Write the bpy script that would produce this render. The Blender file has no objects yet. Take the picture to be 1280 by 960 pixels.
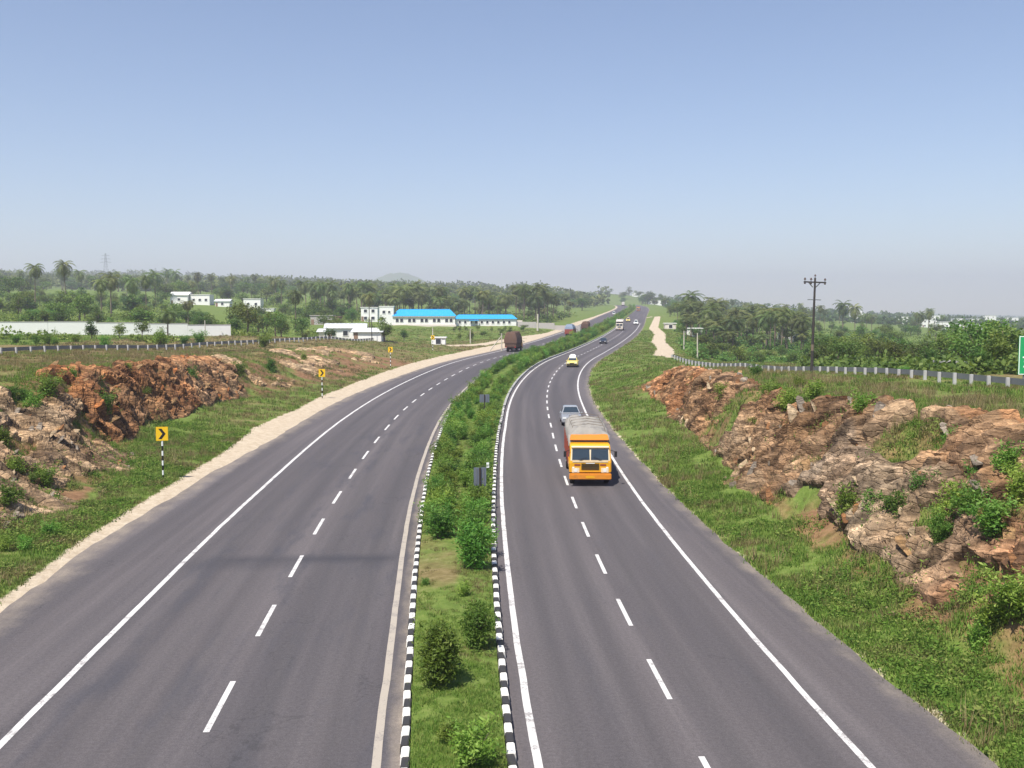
import bpy, bmesh, math, random
import numpy as np
from mathutils import Vector, Matrix

random.seed(7)
RNG = np.random.default_rng(11)
SC = bpy.context.scene
COL = SC.collection
R = math.radians

# ------------------------------------------------------------------ camera
FPX, CAM_H, PITCH = 1283.0, 9.61, 0.07007
cam_data = bpy.data.cameras.new('camera')
cam_data.sensor_fit = 'HORIZONTAL'
cam_data.sensor_width = 36.0
cam_data.lens = 36.0 * FPX / 1280.0
cam_data.clip_start, cam_data.clip_end = 0.1, 30000
cam = bpy.data.objects.new('camera', cam_data)
cam.location = (0, 0, CAM_H)
cam.rotation_euler = (math.pi / 2 - PITCH, 0, 0)
COL.objects.link(cam)
SC.camera = cam

# ------------------------------------------------------------------ sky, sun, exposure
SUN_EL, SUN_AZ = R(58), R(208)          # azimuth: clockwise from +Y (the view direction)
world = bpy.data.worlds.new('World')
SC.world = world
world.use_nodes = True
wn, wl = world.node_tree.nodes, world.node_tree.links
wn.clear()
sky = wn.new('ShaderNodeTexSky')
sky.sky_type = 'NISHITA'
sky.sun_disc = False
sky.sun_elevation = SUN_EL
sky.sun_rotation = SUN_AZ
sky.air_density = 1.0
sky.dust_density = 0.2
sky.ozone_density = 3.0
sky.altitude = 300
bg = wn.new('ShaderNodeBackground')
bg.inputs['Strength'].default_value = 0.093
wo = wn.new('ShaderNodeOutputWorld')
tint = wn.new('ShaderNodeMixRGB')
tint.blend_type = 'MULTIPLY'
tint.inputs[0].default_value = 1.0
tint.inputs[2].default_value = (1.0, 0.95, 0.97, 1)      # dusty lavender air
wl.new(sky.outputs[0], tint.inputs[1])
wl.new(tint.outputs[0], bg.inputs[0])
wl.new(bg.outputs[0], wo.inputs[0])

sun_d = bpy.data.lights.new('sun', 'SUN')
sun_d.energy = 4.7
sun_d.angle = R(0.55)
sun_d.color = (1.0, 0.95, 0.86)
sun = bpy.data.objects.new('sun', sun_d)
to_sun = Vector((math.sin(SUN_AZ) * math.cos(SUN_EL), math.cos(SUN_AZ) * math.cos(SUN_EL), math.sin(SUN_EL)))
sun.rotation_euler = to_sun.to_track_quat('Z', 'Y').to_euler()
sun.location = (-40, -40, 80)
COL.objects.link(sun)

SC.view_settings.view_transform = 'Standard'
SC.view_settings.look = 'None'
SC.view_settings.gamma = 1.0
SC.view_settings.exposure = 0.62
SC.cycles.use_denoising = True
SC.cycles.max_bounces = 6
SC.cycles.transparent_max_bounces = 8
SC.cycles.volume_bounces = 1
SC.cycles.volume_step_rate = 4.0

# ------------------------------------------------------------------ maths helpers
def hsh(*a):
    h = np.zeros(np.broadcast(*a).shape if len(a) > 1 else np.shape(a[0]))
    k = [127.1, 311.7, 74.7, 269.5]
    for i, v in enumerate(a):
        h = h + np.asarray(v, float) * k[i]
    return np.mod(np.abs(np.sin(h) * 43758.5453), 1.0)

def vnoise(x, y, z=None):
    x = np.asarray(x, float); y = np.asarray(y, float)
    xi, yi = np.floor(x), np.floor(y)
    fx, fy = x - xi, y - yi
    fx = fx * fx * (3 - 2 * fx); fy = fy * fy * (3 - 2 * fy)
    if z is None:
        a = hsh(xi, yi); b = hsh(xi + 1, yi); c = hsh(xi, yi + 1); d = hsh(xi + 1, yi + 1)
        return (a * (1 - fx) + b * fx) * (1 - fy) + (c * (1 - fx) + d * fx) * fy
    z = np.asarray(z, float); zi = np.floor(z); fz = z - zi; fz = fz * fz * (3 - 2 * fz)
    out = 0
    for dz, wz in ((0, 1 - fz), (1, fz)):
        a = hsh(xi, yi, zi + dz); b = hsh(xi + 1, yi, zi + dz); c = hsh(xi, yi + 1, zi + dz); d = hsh(xi + 1, yi + 1, zi + dz)
        out = out + wz * ((a * (1 - fx) + b * fx) * (1 - fy) + (c * (1 - fx) + d * fx) * fy)
    return out

def fbm(x, y, z=None, o=4):
    s, a, t = 0, 0.5, 0
    for i in range(o):
        f = 2.0 ** i
        s = s + a * vnoise(np.asarray(x) * f + 17.3 * i, np.asarray(y) * f + 9.1 * i, None if z is None else np.asarray(z) * f + 5.7 * i)
        t += a; a *= 0.5
    return s / t

def sstep(a, b, x):
    t = np.clip((np.asarray(x, float) - a) / (b - a), 0, 1)
    return t * t * (3 - 2 * t)

# ------------------------------------------------------------------ road alignment (s = metres along the median centre, o = metres to the right)
KN = [0, 30, 60, 90, 120, 160, 200, 250, 300, 360, 430, 520, 650, 800, 1000, 1500]
KV = [0.00082, 0.00104, 0.00116, 0.00115, 0.00171, 0.00157, 0.00063, -0.00015, -0.00031, -0.00021, -6e-05, 8e-05, -2e-05, -0.00022, -0.00042, -0.0004]
ZN = [-200, 0, 45, 90, 130, 170, 210, 260, 320, 400, 500, 650, 800, 1000, 1060, 1200, 1500]
ZV = [0, 0, -0.41, 0.37, 0.74, 1.35, 1.34, 2.02, 3.14, 4.64, 6.51, 9.33, 12.14, 15.88, 16.4, 15.2, 11]
MN = [20, 40, 60, 90, 150, 300]
MV = [1.120, 1.537, 1.974, 2.392, 2.469, 3.1]
S = np.arange(-40, 1500.1, 1.0)
_k = np.interp(S, KN, KV)
_i0 = 40
_th = np.concatenate([[0], np.cumsum((_k[1:] + _k[:-1]) / 2)])
_th = _th - _th[_i0] - 0.08741
_x = np.concatenate([[0], np.cumsum(np.sin((_th[1:] + _th[:-1]) / 2))])
_y = np.concatenate([[0], np.cumsum(np.cos((_th[1:] + _th[:-1]) / 2))])
_x += 0.5282 - _x[_i0]
_y -= _y[_i0]
_z = np.convolve(np.pad(np.interp(S, ZN, ZV), 20, mode='edge'), np.ones(41) / 41, 'valid')

def road_xyz(s, o, dz=0.0):
    th = np.interp(s, S, _th)
    return (np.interp(s, S, _x) + o * np.cos(th), np.interp(s, S, _y) - o * np.sin(th), np.interp(s, S, _z) + dz)
def med(s): return np.interp(s, MN, MV)
def xc(Y): return np.interp(Y, _y, _x)
def zr(Y): return np.interp(Y, _y, _z)
def thY(Y): return np.interp(Y, _y, _th)
def s_of_Y(Y): return np.interp(Y, _y, S)

OFF = {
    'KR': lambda s: med(s), 'KL': lambda s: -med(s),
    'RI': lambda s: np.interp(s, [20, 30, 41, 56, 83, 120, 180, 350], [1.70, 1.85, 2.07, 2.30, 2.75, 2.95, 3.2, 3.5]),
    'RD': lambda s: np.interp(s, [20, 31, 47, 64, 83, 110, 180, 350], [5.33, 5.54, 5.88, 6.2, 6.5, 6.6, 6.8, 7.2]),
    'RO': lambda s: np.interp(s, [20, 28, 40, 68, 100, 140, 206, 350], [8.86, 9.03, 9.30, 9.82, 10.06, 10.2, 10.55, 10.9]),
    'RE': lambda s: np.interp(s, [0, 60, 100, 155, 200, 300], [11.65, 11.5, 11.3, 11.7, 12.3, 12.8]),
    'LI': lambda s: np.interp(s, [20, 30, 38, 49, 61, 87, 120, 350], [-1.76, -1.9, -2.08, -2.37, -2.6, -2.95, -3.05, -3.5]),
    'LD': lambda s: np.interp(s, [20, 31, 48, 68, 93, 134, 180, 350], [-5.8, -6.02, -6.38, -6.68, -7.0, -7.1, -7.3, -7.4]),
    'LO': lambda s: np.interp(s, [20, 36, 47, 60, 86, 114, 170, 350], [-10.3, -10.65, -10.9, -11.05, -11.4, -11.55, -11.8, -11.3]),
    'LE': lambda s: np.interp(s, [0, 34, 44, 63, 75, 110, 180, 260, 400], [-14.8, -14.95, -15.4, -15.1, -14.6, -14.7, -13.6, -12.8, -12.3]),
}

# ------------------------------------------------------------------ natural terrain from control points, with the road cut into it
CP = np.array([
    (-30, 0, 5), (-29, 30, 4.8), (-28, 54, 5.0), (-29, 66, 5.5), (-30, 96, 4.9), (-50, 60, 5.6), (-50, 100, 5.5), (-42, 150, 4.6), (-34, 210, 3.6),
    (-88, 176, 5.8), (-53, 188, 5.2), (-45, 240, 3.4), (-60, 300, 4.6), (-25, 350, 4.8), (5, 350, 4.3), (-150, 250, 8.5), (-120, 140, 6.2), (-180, 500, 15.5),
    (-120, 470, 11.5), (-250, 700, 24), (-400, 1000, 33), (-60, 500, 8), (0, 600, 9.5), (45, 700, 10.5), (60, 1000, 16), (-700, 1800, 60),
    (-900, 2600, 105), (-2500, 4000, 150), (-300, 1600, 50), (-100, 1500, 42), (-3000, 1000, 60), (-600, 300, 14), (-300, 100, 7),
    (100, 1500, 42), (200, 2400, 40), (0, 4000, 70), (1000, 5500, 0), (-1500, 6000, 160),
    (25, 0, 5), (19, 30, 5.3), (18, 43, 5.15), (16, 60, 4.75), (30, 60, 5.1), (17, 106, 3.4), (29, 98, 3.8), (28, 120, 2.8), (27, 150, 1.6), (36, 226, -0.8),
    (35, 75, 4.8), (60, 100, 3.6), (60, 160, 1.2), (90, 150, 1.6), (120, 60, 4.0), (80, 250, -1.6), (60, 320, 0.2), (72, 420, 2.8), (80, 500, 4.5), (200, 600, -3),
    (400, 1000, -6), (250, 1300, 12), (170, 1000, 13), (800, 2500, -14), (2500, 4500, -18), (1500, 1500, -12), (300, 200, -1), (800, 400, -6), (3000, 1000, -14),
    (100, -60, 5), (-100, -60, 5.5), (500, 2200, -8), (130, 700, 6)], float)
def _phi(ax, ay, bx, by):
    return np.sqrt((ax - bx) ** 2 + (ay - by) ** 2 + 4.0)
_A = _phi(CP[:, None, 0], CP[:, None, 1], CP[None, :, 0], CP[None, :, 1])
_n = len(CP)
_P = np.c_[np.ones(_n), CP[:, 0], CP[:, 1]]
_M = np.block([[_A, _P], [_P.T, np.zeros((3, 3))]])
_W = np.linalg.solve(_M, np.r_[CP[:, 2], 0, 0, 0])
def nat(X, Y):
    X = np.asarray(X, float); Y = np.asarray(Y, float)
    shp = np.broadcast(X, Y).shape
    x = np.broadcast_to(X, shp).ravel(); y = np.broadcast_to(Y, shp).ravel()
    out = _W[_n] + _W[_n + 1] * x + _W[_n + 2] * y
    for i in range(_n):
        out = out + _W[i] * _phi(x, y, CP[i, 0], CP[i, 1])
    return out.reshape(shp)

def R_base(Y): return np.interp(Y, [0, 27, 37, 48, 58, 75, 100, 115, 160, 230, 400], [13.9, 13.9, 13.9, 14.7, 15.6, 16.4, 17.0, 15.5, 14.5, 14.2, 14.2])
def R_top(Y): return np.interp(Y, [0, 27, 43, 60, 80, 104, 118, 160, 230, 400], [20.6, 20.6, 20.3, 18.9, 19.2, 20.3, 23, 30, 40, 45])
def L_base(Y): return -np.interp(Y, [0, 40, 52, 60, 66, 74, 95, 108, 125, 160, 230, 400], [19.3, 19.2, 19.0, 19.6, 21.8, 23.6, 23.4, 21.5, 20, 17, 15, 14.5])
def L_top(Y): return -np.interp(Y, [0, 40, 56, 64, 72, 96, 110, 130, 160, 230, 400], [31, 31, 30, 28, 27.6, 27.8, 29, 31, 33, 35, 40])

def ground_z(X, Y):
    X = np.asarray(X, float); Y = np.asarray(Y, float)
    o = X - xc(Y)
    N = nat(X, Y)
    far = sstep(30, 200, np.hypot(X, Y))
    N = N + (fbm(X * .09, Y * .09) - .5) * (0.5 + far * 0.7) + (fbm(X * .5 + 3, Y * .5, o=3) - .5) * .35
    N = N + (fbm(X * .006 + 8, Y * .006) - .5) * 14 * sstep(500, 1500, np.hypot(X, Y))
    zr_ = zr(Y)
    s = s_of_Y(Y)
    re, le = OFF['RE'](s), OFF['LE'](s)
    rough = (fbm(X * .8, Y * .8, o=3) - .5)
    # right
    b, t = R_base(Y), R_top(Y)
    vr = zr_ - 0.03 + np.clip(o - re, 0, 30) * .16 + rough * .22 * sstep(0.1, 1.2, o - re)
    zrgt = vr + (N - vr) * sstep(0, 1, (o - b + rough * 2.0) / (t - b))
    b2, t2 = L_base(Y), L_top(Y)
    vl = zr_ - 0.03 + np.clip(le - o, 0, 30) * .10 + rough * .22 * sstep(1.2, 2.6, le - o)
    zlft = vl + (N - vl) * sstep(0, 1, (b2 - o + rough * 2.0) / (b2 - t2))
    m = med(s)
    zmid = zr_ - 0.12 + 0 * m
    out = np.where(o > re, zrgt, np.where(o < le, zlft, zmid))
    return out

def ray(u, v):
    c, s_ = math.cos(PITCH), math.sin(PITCH)
    a, b = (u - 640) / FPX, (480 - v) / FPX
    return a, c + b * s_, -s_ + b * c
def hit(u, v, tmax=3000.0):
    """where the line of sight through a photo pixel first meets the ground"""
    dx, dy, dz = ray(u, v)
    t = np.concatenate([np.arange(15, 300, .5), np.arange(300, tmax, 2.0)])
    d = CAM_H + t * dz - ground_z(t * dx, t * dy)
    i = int(np.argmax(d < 0))
    if d[i] >= 0: i = len(t) - 1
    return t[i] * dx, t[i] * dy
def at(u, Y):
    """x on the sight line of pixel column u at distance Y"""
    return (u - 640) / FPX * Y
def gz(x, y): return float(ground_z(np.array([x]), np.array([y]))[0])

# ------------------------------------------------------------------ mesh / object helpers
def np_mesh(name, V, F, attrs=None, uv=None, smooth=False):
    V = np.asarray(V, np.float32); F = np.asarray(F, np.int32)
    me = bpy.data.meshes.new(name)
    me.vertices.add(len(V)); me.vertices.foreach_set('co', V.ravel())
    k = F.shape[1]
    me.loops.add(F.size); me.loops.foreach_set('vertex_index', F.ravel())
    me.polygons.add(len(F)); me.polygons.foreach_set('loop_start', np.arange(0, F.size, k, dtype=np.int32))
    if uv is not None:
        l = me.uv_layers.new(name='UVMap'); l.data.foreach_set('uv', np.asarray(uv, np.float32)[F.ravel()].ravel())
    for an, av in (attrs or {}).items():
        av = np.asarray(av, np.float32)
        if av.ndim == 1:
            a = me.attributes.new(an, 'FLOAT', 'POINT'); a.data.foreach_set('value', av)
        else:
            if av.shape[1] == 3: av = np.c_[av, np.ones(len(av), np.float32)]
            a = me.attributes.new(an, 'FLOAT_COLOR', 'POINT'); a.data.foreach_set('color', av.astype(np.float32).ravel())
    me.polygons.foreach_set('use_smooth', np.full(len(F), smooth))
    me.update(calc_edges=True)
    return me

def grid_faces(nr, nc):
    i = np.arange(nr - 1)[:, None] * nc + np.arange(nc - 1)[None, :]
    return np.stack([i, i + 1, i + nc + 1, i + nc], -1).reshape(-1, 4)

class MB:
    """collects simple solids into one mesh"""
    def __init__(self): self.v = []; self.f = []
    def add(self, vs, fs):
        n = len(self.v); self.v += [tuple(v) for v in vs]; self.f += [tuple(n + i for i in f) for f in fs]; return self
    def box(self, c, s, top=(1, 1), rz=0, rx=0, ry=0):
        x, y, z = s[0] / 2, s[1] / 2, s[2] / 2
        vs = [(-x, -y, -z), (x, -y, -z), (x, y, -z), (-x, y, -z), (-x * top[0], -y * top[1], z), (x * top[0], -y * top[1], z), (x * top[0], y * top[1], z), (-x * top[0], y * top[1], z)]
        if rz or rx or ry:
            M = Matrix.Rotation(rz, 3, 'Z') @ Matrix.Rotation(ry, 3, 'Y') @ Matrix.Rotation(rx, 3, 'X')
            vs = [tuple(M @ Vector(v)) for v in vs]
        vs = [(v[0] + c[0], v[1] + c[1], v[2] + c[2]) for v in vs]
        return self.add(vs, [(3, 2, 1, 0), (4, 5, 6, 7), (0, 1, 5, 4), (1, 2, 6, 5), (2, 3, 7, 6), (3, 0, 4, 7)])
    def prism(self, prof, x0, x1, inset=0.0, iz=None):
        """(y,z) outline swept along x; with inset the upper points lean in"""
        n = len(prof); vs = []
        for x, sg in ((x0, 1), (x1, -1)):
            for (y, z) in prof:
                k = inset * max(0, (z - iz)) if iz is not None else 0
                vs.append((x + sg * k, y, z))
        fs = [tuple(range(n))[::-1], tuple(range(n, 2 * n))]
        fs += [(i, (i + 1) % n, n + (i + 1) % n, n + i) for i in range(n)]
        fs = [f[::-1] for f in fs]
        return self.add(vs, fs)
    def tube(self, pts, rad, n=8, caps=True):
        pts = [Vector(p) for p in pts]
        rad = rad if hasattr(rad, '__len__') else [rad] * len(pts)
        vs = []; fs = []
        for i, p in enumerate(pts):
            d = (pts[min(i + 1, len(pts) - 1)] - pts[max(i - 1, 0)]).normalized()
            a = d.orthogonal().normalized() if abs(d.z) < .95 else Vector((1, 0, 0))
            a = (a - d * a.dot(d)).normalized(); b = d.cross(a)
            for k in range(n):
                t = 2 * math.pi * k / n
                vs.append(p + (a * math.cos(t) + b * math.sin(t)) * rad[i])
        for i in range(len(pts) - 1):
            for k in range(n):
                fs.append((i * n + k, i * n + (k + 1) % n, (i + 1) * n + (k + 1) % n, (i + 1) * n + k))
        if caps:
            fs.append(tuple(range(n))[::-1]); fs.append(tuple(range((len(pts) - 1) * n, len(pts) * n)))
        return self.add(vs, fs)
    def mesh(self, name, bevel=0, smooth=False):
        me = bpy.data.meshes.new(name)
        me.from_pydata(self.v, [], self.f)
        bm = bmesh.new(); bm.from_mesh(me)
        bmesh.ops.recalc_face_normals(bm, faces=bm.faces)
        if bevel:
            bmesh.ops.bevel(bm, geom=[e for e in bm.edges if len(e.link_faces) == 2 and e.calc_face_angle(0) > .35], offset=bevel, segments=2, affect='EDGES', clamp_overlap=True)
        bm.to_mesh(me); bm.free()
        me.polygons.foreach_set('use_smooth', np.full(len(me.polygons), smooth))
        me.update()
        return me

def setmat(me, m):
    if len(me.materials) == 0: me.materials.append(m)
    return me
def tag(o, label=None, cat=None, group=None, kind=None):
    if label: o['label'] = label
    if cat: o['category'] = cat
    if group: o['group'] = group
    if kind: o['kind'] = kind
    return o
def obj(name, me, m=None, parent=None, loc=(0, 0, 0), rot=(0, 0, 0), scale=None):
    if m is not None: setmat(me, m)
    o = bpy.data.objects.new(name, me)
    COL.objects.link(o)
    o.location = loc; o.rotation_euler = rot
    if scale is not None: o.scale = scale if hasattr(scale, '__len__') else (scale,) * 3
    if parent is not None: o.parent = parent
    return o
def thing(name, label, cat, loc=(0, 0, 0), rot=(0, 0, 0), group=None, scale=None):
    o = obj(name, None, None, None, loc, rot, scale)
    o.empty_display_size = 0.3
    return tag(o, label, cat, group)
def structure(name, me, m): return tag(obj(name, me, m), kind='structure')

# ------------------------------------------------------------------ materials
def newmat(name):
    m = bpy.data.materials.new(name); m.use_nodes = True
    nt = m.node_tree; nt.nodes.clear()
    out = nt.nodes.new('ShaderNodeOutputMaterial')
    return m, nt, out
class NT:
    def __init__(self, nt): self.nt = nt
    def n(self, t, **kw):
        nd = self.nt.nodes.new('ShaderNode' + t)
        for k, v in kw.items(): setattr(nd, k, v)
        return nd
    def l(self, a, b): self.nt.links.new(a, b)
    def setin(self, nd, key, v):
        if hasattr(v, 'is_linked') or hasattr(v, 'links'): self.l(v, nd.inputs[key])
        else: nd.inputs[key].default_value = v
    def noise(self, vec, scale, detail=4, rough=.55, dist=0.0):
        t = self.n('TexNoise'); self.l(vec, t.inputs['Vector'])
        t.inputs['Scale'].default_value = scale; t.inputs['Detail'].default_value = detail
        t.inputs['Roughness'].default_value = rough; t.inputs['Distortion'].default_value = dist
        return t.outputs['Fac']
    def ramp(self, fac, stops, interp='LINEAR'):
        r = self.n('ValToRGB'); self.l(fac, r.inputs[0]); cr = r.color_ramp; cr.interpolation = interp
        while len(cr.elements) > 1: cr.elements.remove(cr.elements[-1])
        for i, (p, c) in enumerate(stops):
            e = cr.elements[0] if i == 0 else cr.elements.new(p)
            e.position = p; e.color = (*c, 1) if len(c) == 3 else c
        return r.outputs[0]
    def math(self, op, a, b=None, clamp=False):
        m = self.n('Math', operation=op); m.use_clamp = clamp
        self.setin(m, 0, a)
        if b is not None: self.setin(m, 1, b)
        return m.outputs[0]
    def mix(self, fac, a, b, blend='MIX'):
        m = self.n('MixRGB', blend_type=blend)
        self.setin(m, 0, fac)
        for i, v in ((1, a), (2, b)):
            if isinstance(v, tuple): m.inputs[i].default_value = (*v, 1) if len(v) == 3 else v
            else: self.l(v, m.inputs[i])
        return m.outputs[0]
    def mapr(self, v, a, b, c=0.0, d=1.0, smooth=True):
        m = self.n('MapRange'); m.interpolation_type = 'SMOOTHSTEP' if smooth else 'LINEAR'
        self.setin(m, 0, v)
        for i, q in enumerate((a, b, c, d)): m.inputs[i + 1].default_value = q
        return m.outputs[0]
    def bump(self, h, strength=.3, dist=.02):
        b = self.n('Bump'); b.inputs['Strength'].default_value = strength; b.inputs['Distance'].default_value = dist
        self.l(h, b.inputs['Height']); return b.outputs[0]
    def bsdf(self, out, col, rough=.8, spec=.3, metal=0.0, normal=None, **kw):
        p = self.n('BsdfPrincipled')
        if isinstance(col, tuple): p.inputs['Base Color'].default_value = (*col, 1)
        else: self.l(col, p.inputs['Base Color'])
        self.setin(p, 'Roughness', rough)
        p.inputs['Specular IOR Level'].default_value = spec
        p.inputs['Metallic'].default_value = metal
        if normal is not None: self.l(normal, p.inputs['Normal'])
        for k, v in kw.items(): p.inputs[k.replace('_', ' ')].default_value = v
        self.l(p.outputs[0], out.inputs['Surface'])
        return p
    def pos(self): return self.n('NewGeometry').outputs['Position']
    def objc(self): return self.n('TexCoord').outputs['Object']
    def attr(self, name, o='Fac'):
        a = self.n('Attribute'); a.attribute_name = name; return a.outputs[o]

def mat_paint(name, col, rough=.5, wear=.25, scale=3.0, spec=.4, metal=0.0, dirt=(0.16, 0.13, 0.10), coat=0.0):
    m, nt, out = newmat(name); g = NT(nt); p = g.objc()
    n1 = g.noise(p, scale, 5, .65); n2 = g.noise(p, scale * 7, 3)
    f = g.math('MULTIPLY', g.mapr(n1, .5, .8), wear, True)
    c = g.mix(f, col, dirt)
    c = g.mix(g.math('MULTIPLY', n2, .25), c, tuple(v * .7 for v in col))
    g.bsdf(out, c, g.mapr(n1, .3, .8, rough * .8, min(1, rough * 1.25)), spec, metal, Coat_Weight=coat)
    return m
def mat_glass(name='dark_glass', col=(.02, .03, .04)):
    m, nt, out = newmat(name); g = NT(nt)
    g.bsdf(out, g.mix(g.noise(g.objc(), 4, 2), col, tuple(v * 1.8 for v in col)), .08, .6)
    return m

def mat_leaf(name, dark, mid, light, trans=.3, rough=.6):
    m, nt, out = newmat(name); g = NT(nt)
    oi = g.n('ObjectInfo').outputs['Random']
    v = g.attr('leafv')
    c = g.ramp(v, [(0.0, dark), (.5, mid), (1.0, light)])
    hs = g.n('HueSaturation'); g.l(c, hs.inputs['Color'])
    g.l(g.mapr(oi, 0, 1, .462, .535, False), hs.inputs['Hue'])
    g.l(g.mapr(g.math('FRACT', g.math('MULTIPLY', oi, 7.31)), 0, 1, .66, 1.36, False), hs.inputs['Value'])
    hs.inputs['Saturation'].default_value = 1.0
    p = g.n('BsdfPrincipled'); g.l(hs.outputs[0], p.inputs['Base Color']); p.inputs['Roughness'].default_value = rough; p.inputs['Specular IOR Level'].default_value = .25
    t = g.n('BsdfTranslucent')
    hl = g.mix(1.0, hs.outputs[0], (1.15, 1.2, .55), 'MULTIPLY'); g.l(hl, t.inputs[0])
    ms = g.n('MixShader'); ms.inputs[0].default_value = trans
    g.l(p.outputs[0], ms.inputs[1]); g.l(t.outputs[0], ms.inputs[2]); g.l(ms.outputs[0], out.inputs['Surface'])
    return m
def mat_attrleaf(name, trans=.25):
    m, nt, out = newmat(name); g = NT(nt)
    c = g.attr('col', 'Color')
    p = g.n('BsdfPrincipled'); g.l(c, p.inputs['Base Color']); p.inputs['Roughness'].default_value = .75; p.inputs['Specular IOR Level'].default_value = .15
    t = g.n('BsdfTranslucent'); g.l(c, t.inputs[0])
    ms = g.n('MixShader'); ms.inputs[0].default_value = trans
    g.l(p.outputs[0], ms.inputs[1]); g.l(t.outputs[0], ms.inputs[2]); g.l(ms.outputs[0], out.inputs['Surface'])
    return m

def mat_ground():
    m, nt, out = newmat('ground_grass_and_soil'); g = NT(nt); p = g.pos()
    big = g.noise(p, .03, 4, .6); mid = g.noise(p, .25, 5, .6); fine = g.noise(p, 2.2, 5, .7); vf = g.noise(p, 11, 3, .7)
    green = g.ramp(fine, [(.25, (.065, .10, .019)), (.5, (.125, .18, .038)), (.75, (.205, .235, .068))])
    dry = g.ramp(fine, [(.25, (.11, .085, .036)), (.5, (.19, .15, .065)), (.75, (.29, .225, .12))])
    soil = g.ramp(g.math('ADD', g.math('MULTIPLY', fine, .6), g.math('MULTIPLY', vf, .4)), [(.3, (.34, .26, .18)), (.5, (.50, .41, .30)), (.7, (.62, .53, .41))])
    orange = g.ramp(fine, [(.3, (.13, .07, .035)), (.6, (.27, .155, .085))])
    dryf = g.math('ADD', g.attr('dry'), g.math('MULTIPLY', g.math('SUBTRACT', mid, .5), 1.3))
    dryf = g.math('ADD', dryf, g.math('MULTIPLY', g.math('SUBTRACT', big, .5), .9))
    c = g.mix(g.mapr(dryf, .3, .75), green, dry)
    rk = g.math('ADD', g.attr('red'), g.math('MULTIPLY', g.math('SUBTRACT', mid, .5), 1.1))
    c = g.mix(g.mapr(rk, .45, .7), c, orange)
    df = g.math('ADD', g.attr('dirt'), g.math('MULTIPLY', g.math('SUBTRACT', g.noise(p, 1.1, 5, .7), .5), .9))
    c = g.mix(g.mapr(df, .42, .62), c, soil)
    h = g.math('ADD', fine, g.math('MULTIPLY', vf, .5))
    g.bsdf(out, c, .95, .1, 0, g.bump(h, .5, .12))
    return m

def mat_asphalt():
    """u = metres across from the median centre, v = metres along"""
    m, nt, out = newmat('worn_asphalt'); g = NT(nt)
    uvn = g.n('UVMap'); uvn.uv_map = 'UVMap'
    sep = g.n('SeparateXYZ'); g.l(uvn.outputs[0], sep.inputs[0]); u, v = sep.outputs[0], sep.outputs[1]
    def stretched(su, sv, detail=4):
        c = g.n('CombineXYZ'); g.l(g.math('MULTIPLY', u, su), c.inputs[0]); g.l(g.math('MULTIPLY', v, sv), c.inputs[1])
        return g.noise(c.outputs[0], 1.0, detail, .6)
    streak = stretched(1.3, .022); streak2 = stretched(.45, .012, 3); blot = stretched(.9, .16, 8); spots = stretched(2.2, 1.1, 3); grain = stretched(30, 30, 2); grain2 = stretched(9, 9, 3)
    c = g.ramp(streak, [(.25, (.092, .081, .083)), (.5, (.118, .104, .106)), (.75, (.152, .134, .134))])
    c = g.mix(g.math('MULTIPLY', g.mapr(streak2, .40, .66), .5), c, (.064, .060, .066))
    c = g.mix(g.math('MULTIPLY', g.attr('wheel'), g.mapr(streak, .2, .7, .25, .65)), c, (.066, .061, .064))
    lf = g.attr('stain')
    bl = g.math('MULTIPLY', g.mapr(g.math('ADD', blot, g.math('MULTIPLY', lf, .06)), .54, .80), g.math('ADD', .3, g.math('MULTIPLY', lf, .5)))
    c = g.mix(bl, c, (.066, .064, .074))
    c = g.mix(g.math('MULTIPLY', g.mapr(spots, .70, .77), .6), c, (.045, .043, .048))
    wv = g.n('CombineXYZ'); g.l(g.math('ADD', g.math('MULTIPLY', u, .20), g.math('MULTIPLY', stretched(.8, .5, 4), .9)), wv.inputs[0]); g.l(g.math('ADD', g.math('MULTIPLY', v, .055), g.math('MULTIPLY', stretched(.7, .6, 4), .5)), wv.inputs[1])
    ve = g.n('TexVoronoi', feature='DISTANCE_TO_EDGE'); g.l(wv.outputs[0], ve.inputs['Vector']); ve.inputs['Scale'].default_value = 1.0
    c = g.mix(g.math('MULTIPLY', g.mapr(ve.outputs['Distance'], .006, .001), g.mapr(streak2, .45, .6, 0, .4)), c, (.04, .038, .039))
    dust = g.math('ADD', g.attr('dust'), g.math('MULTIPLY', g.math('SUBTRACT', stretched(.9, .5, 5), .5), .7))
    c = g.mix(g.mapr(dust, .25, 1.15), c, (.40, .33, .25))
    c = g.mix(g.attr('patch'), c, (.052, .05, .057))
    c = g.mix(.5, c, g.ramp(grain, [(.3, (.55, .55, .55)), (.7, (1.45, 1.45, 1.45))]), 'MULTIPLY')
    c = g.mix(.45, c, g.ramp(grain2, [(.3, (.7, .7, .7)), (.7, (1.3, 1.3, 1.3))]), 'MULTIPLY')
    g.bsdf(out, c, .82, .22, 0, g.bump(grain, .25, .01))
    return m

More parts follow.
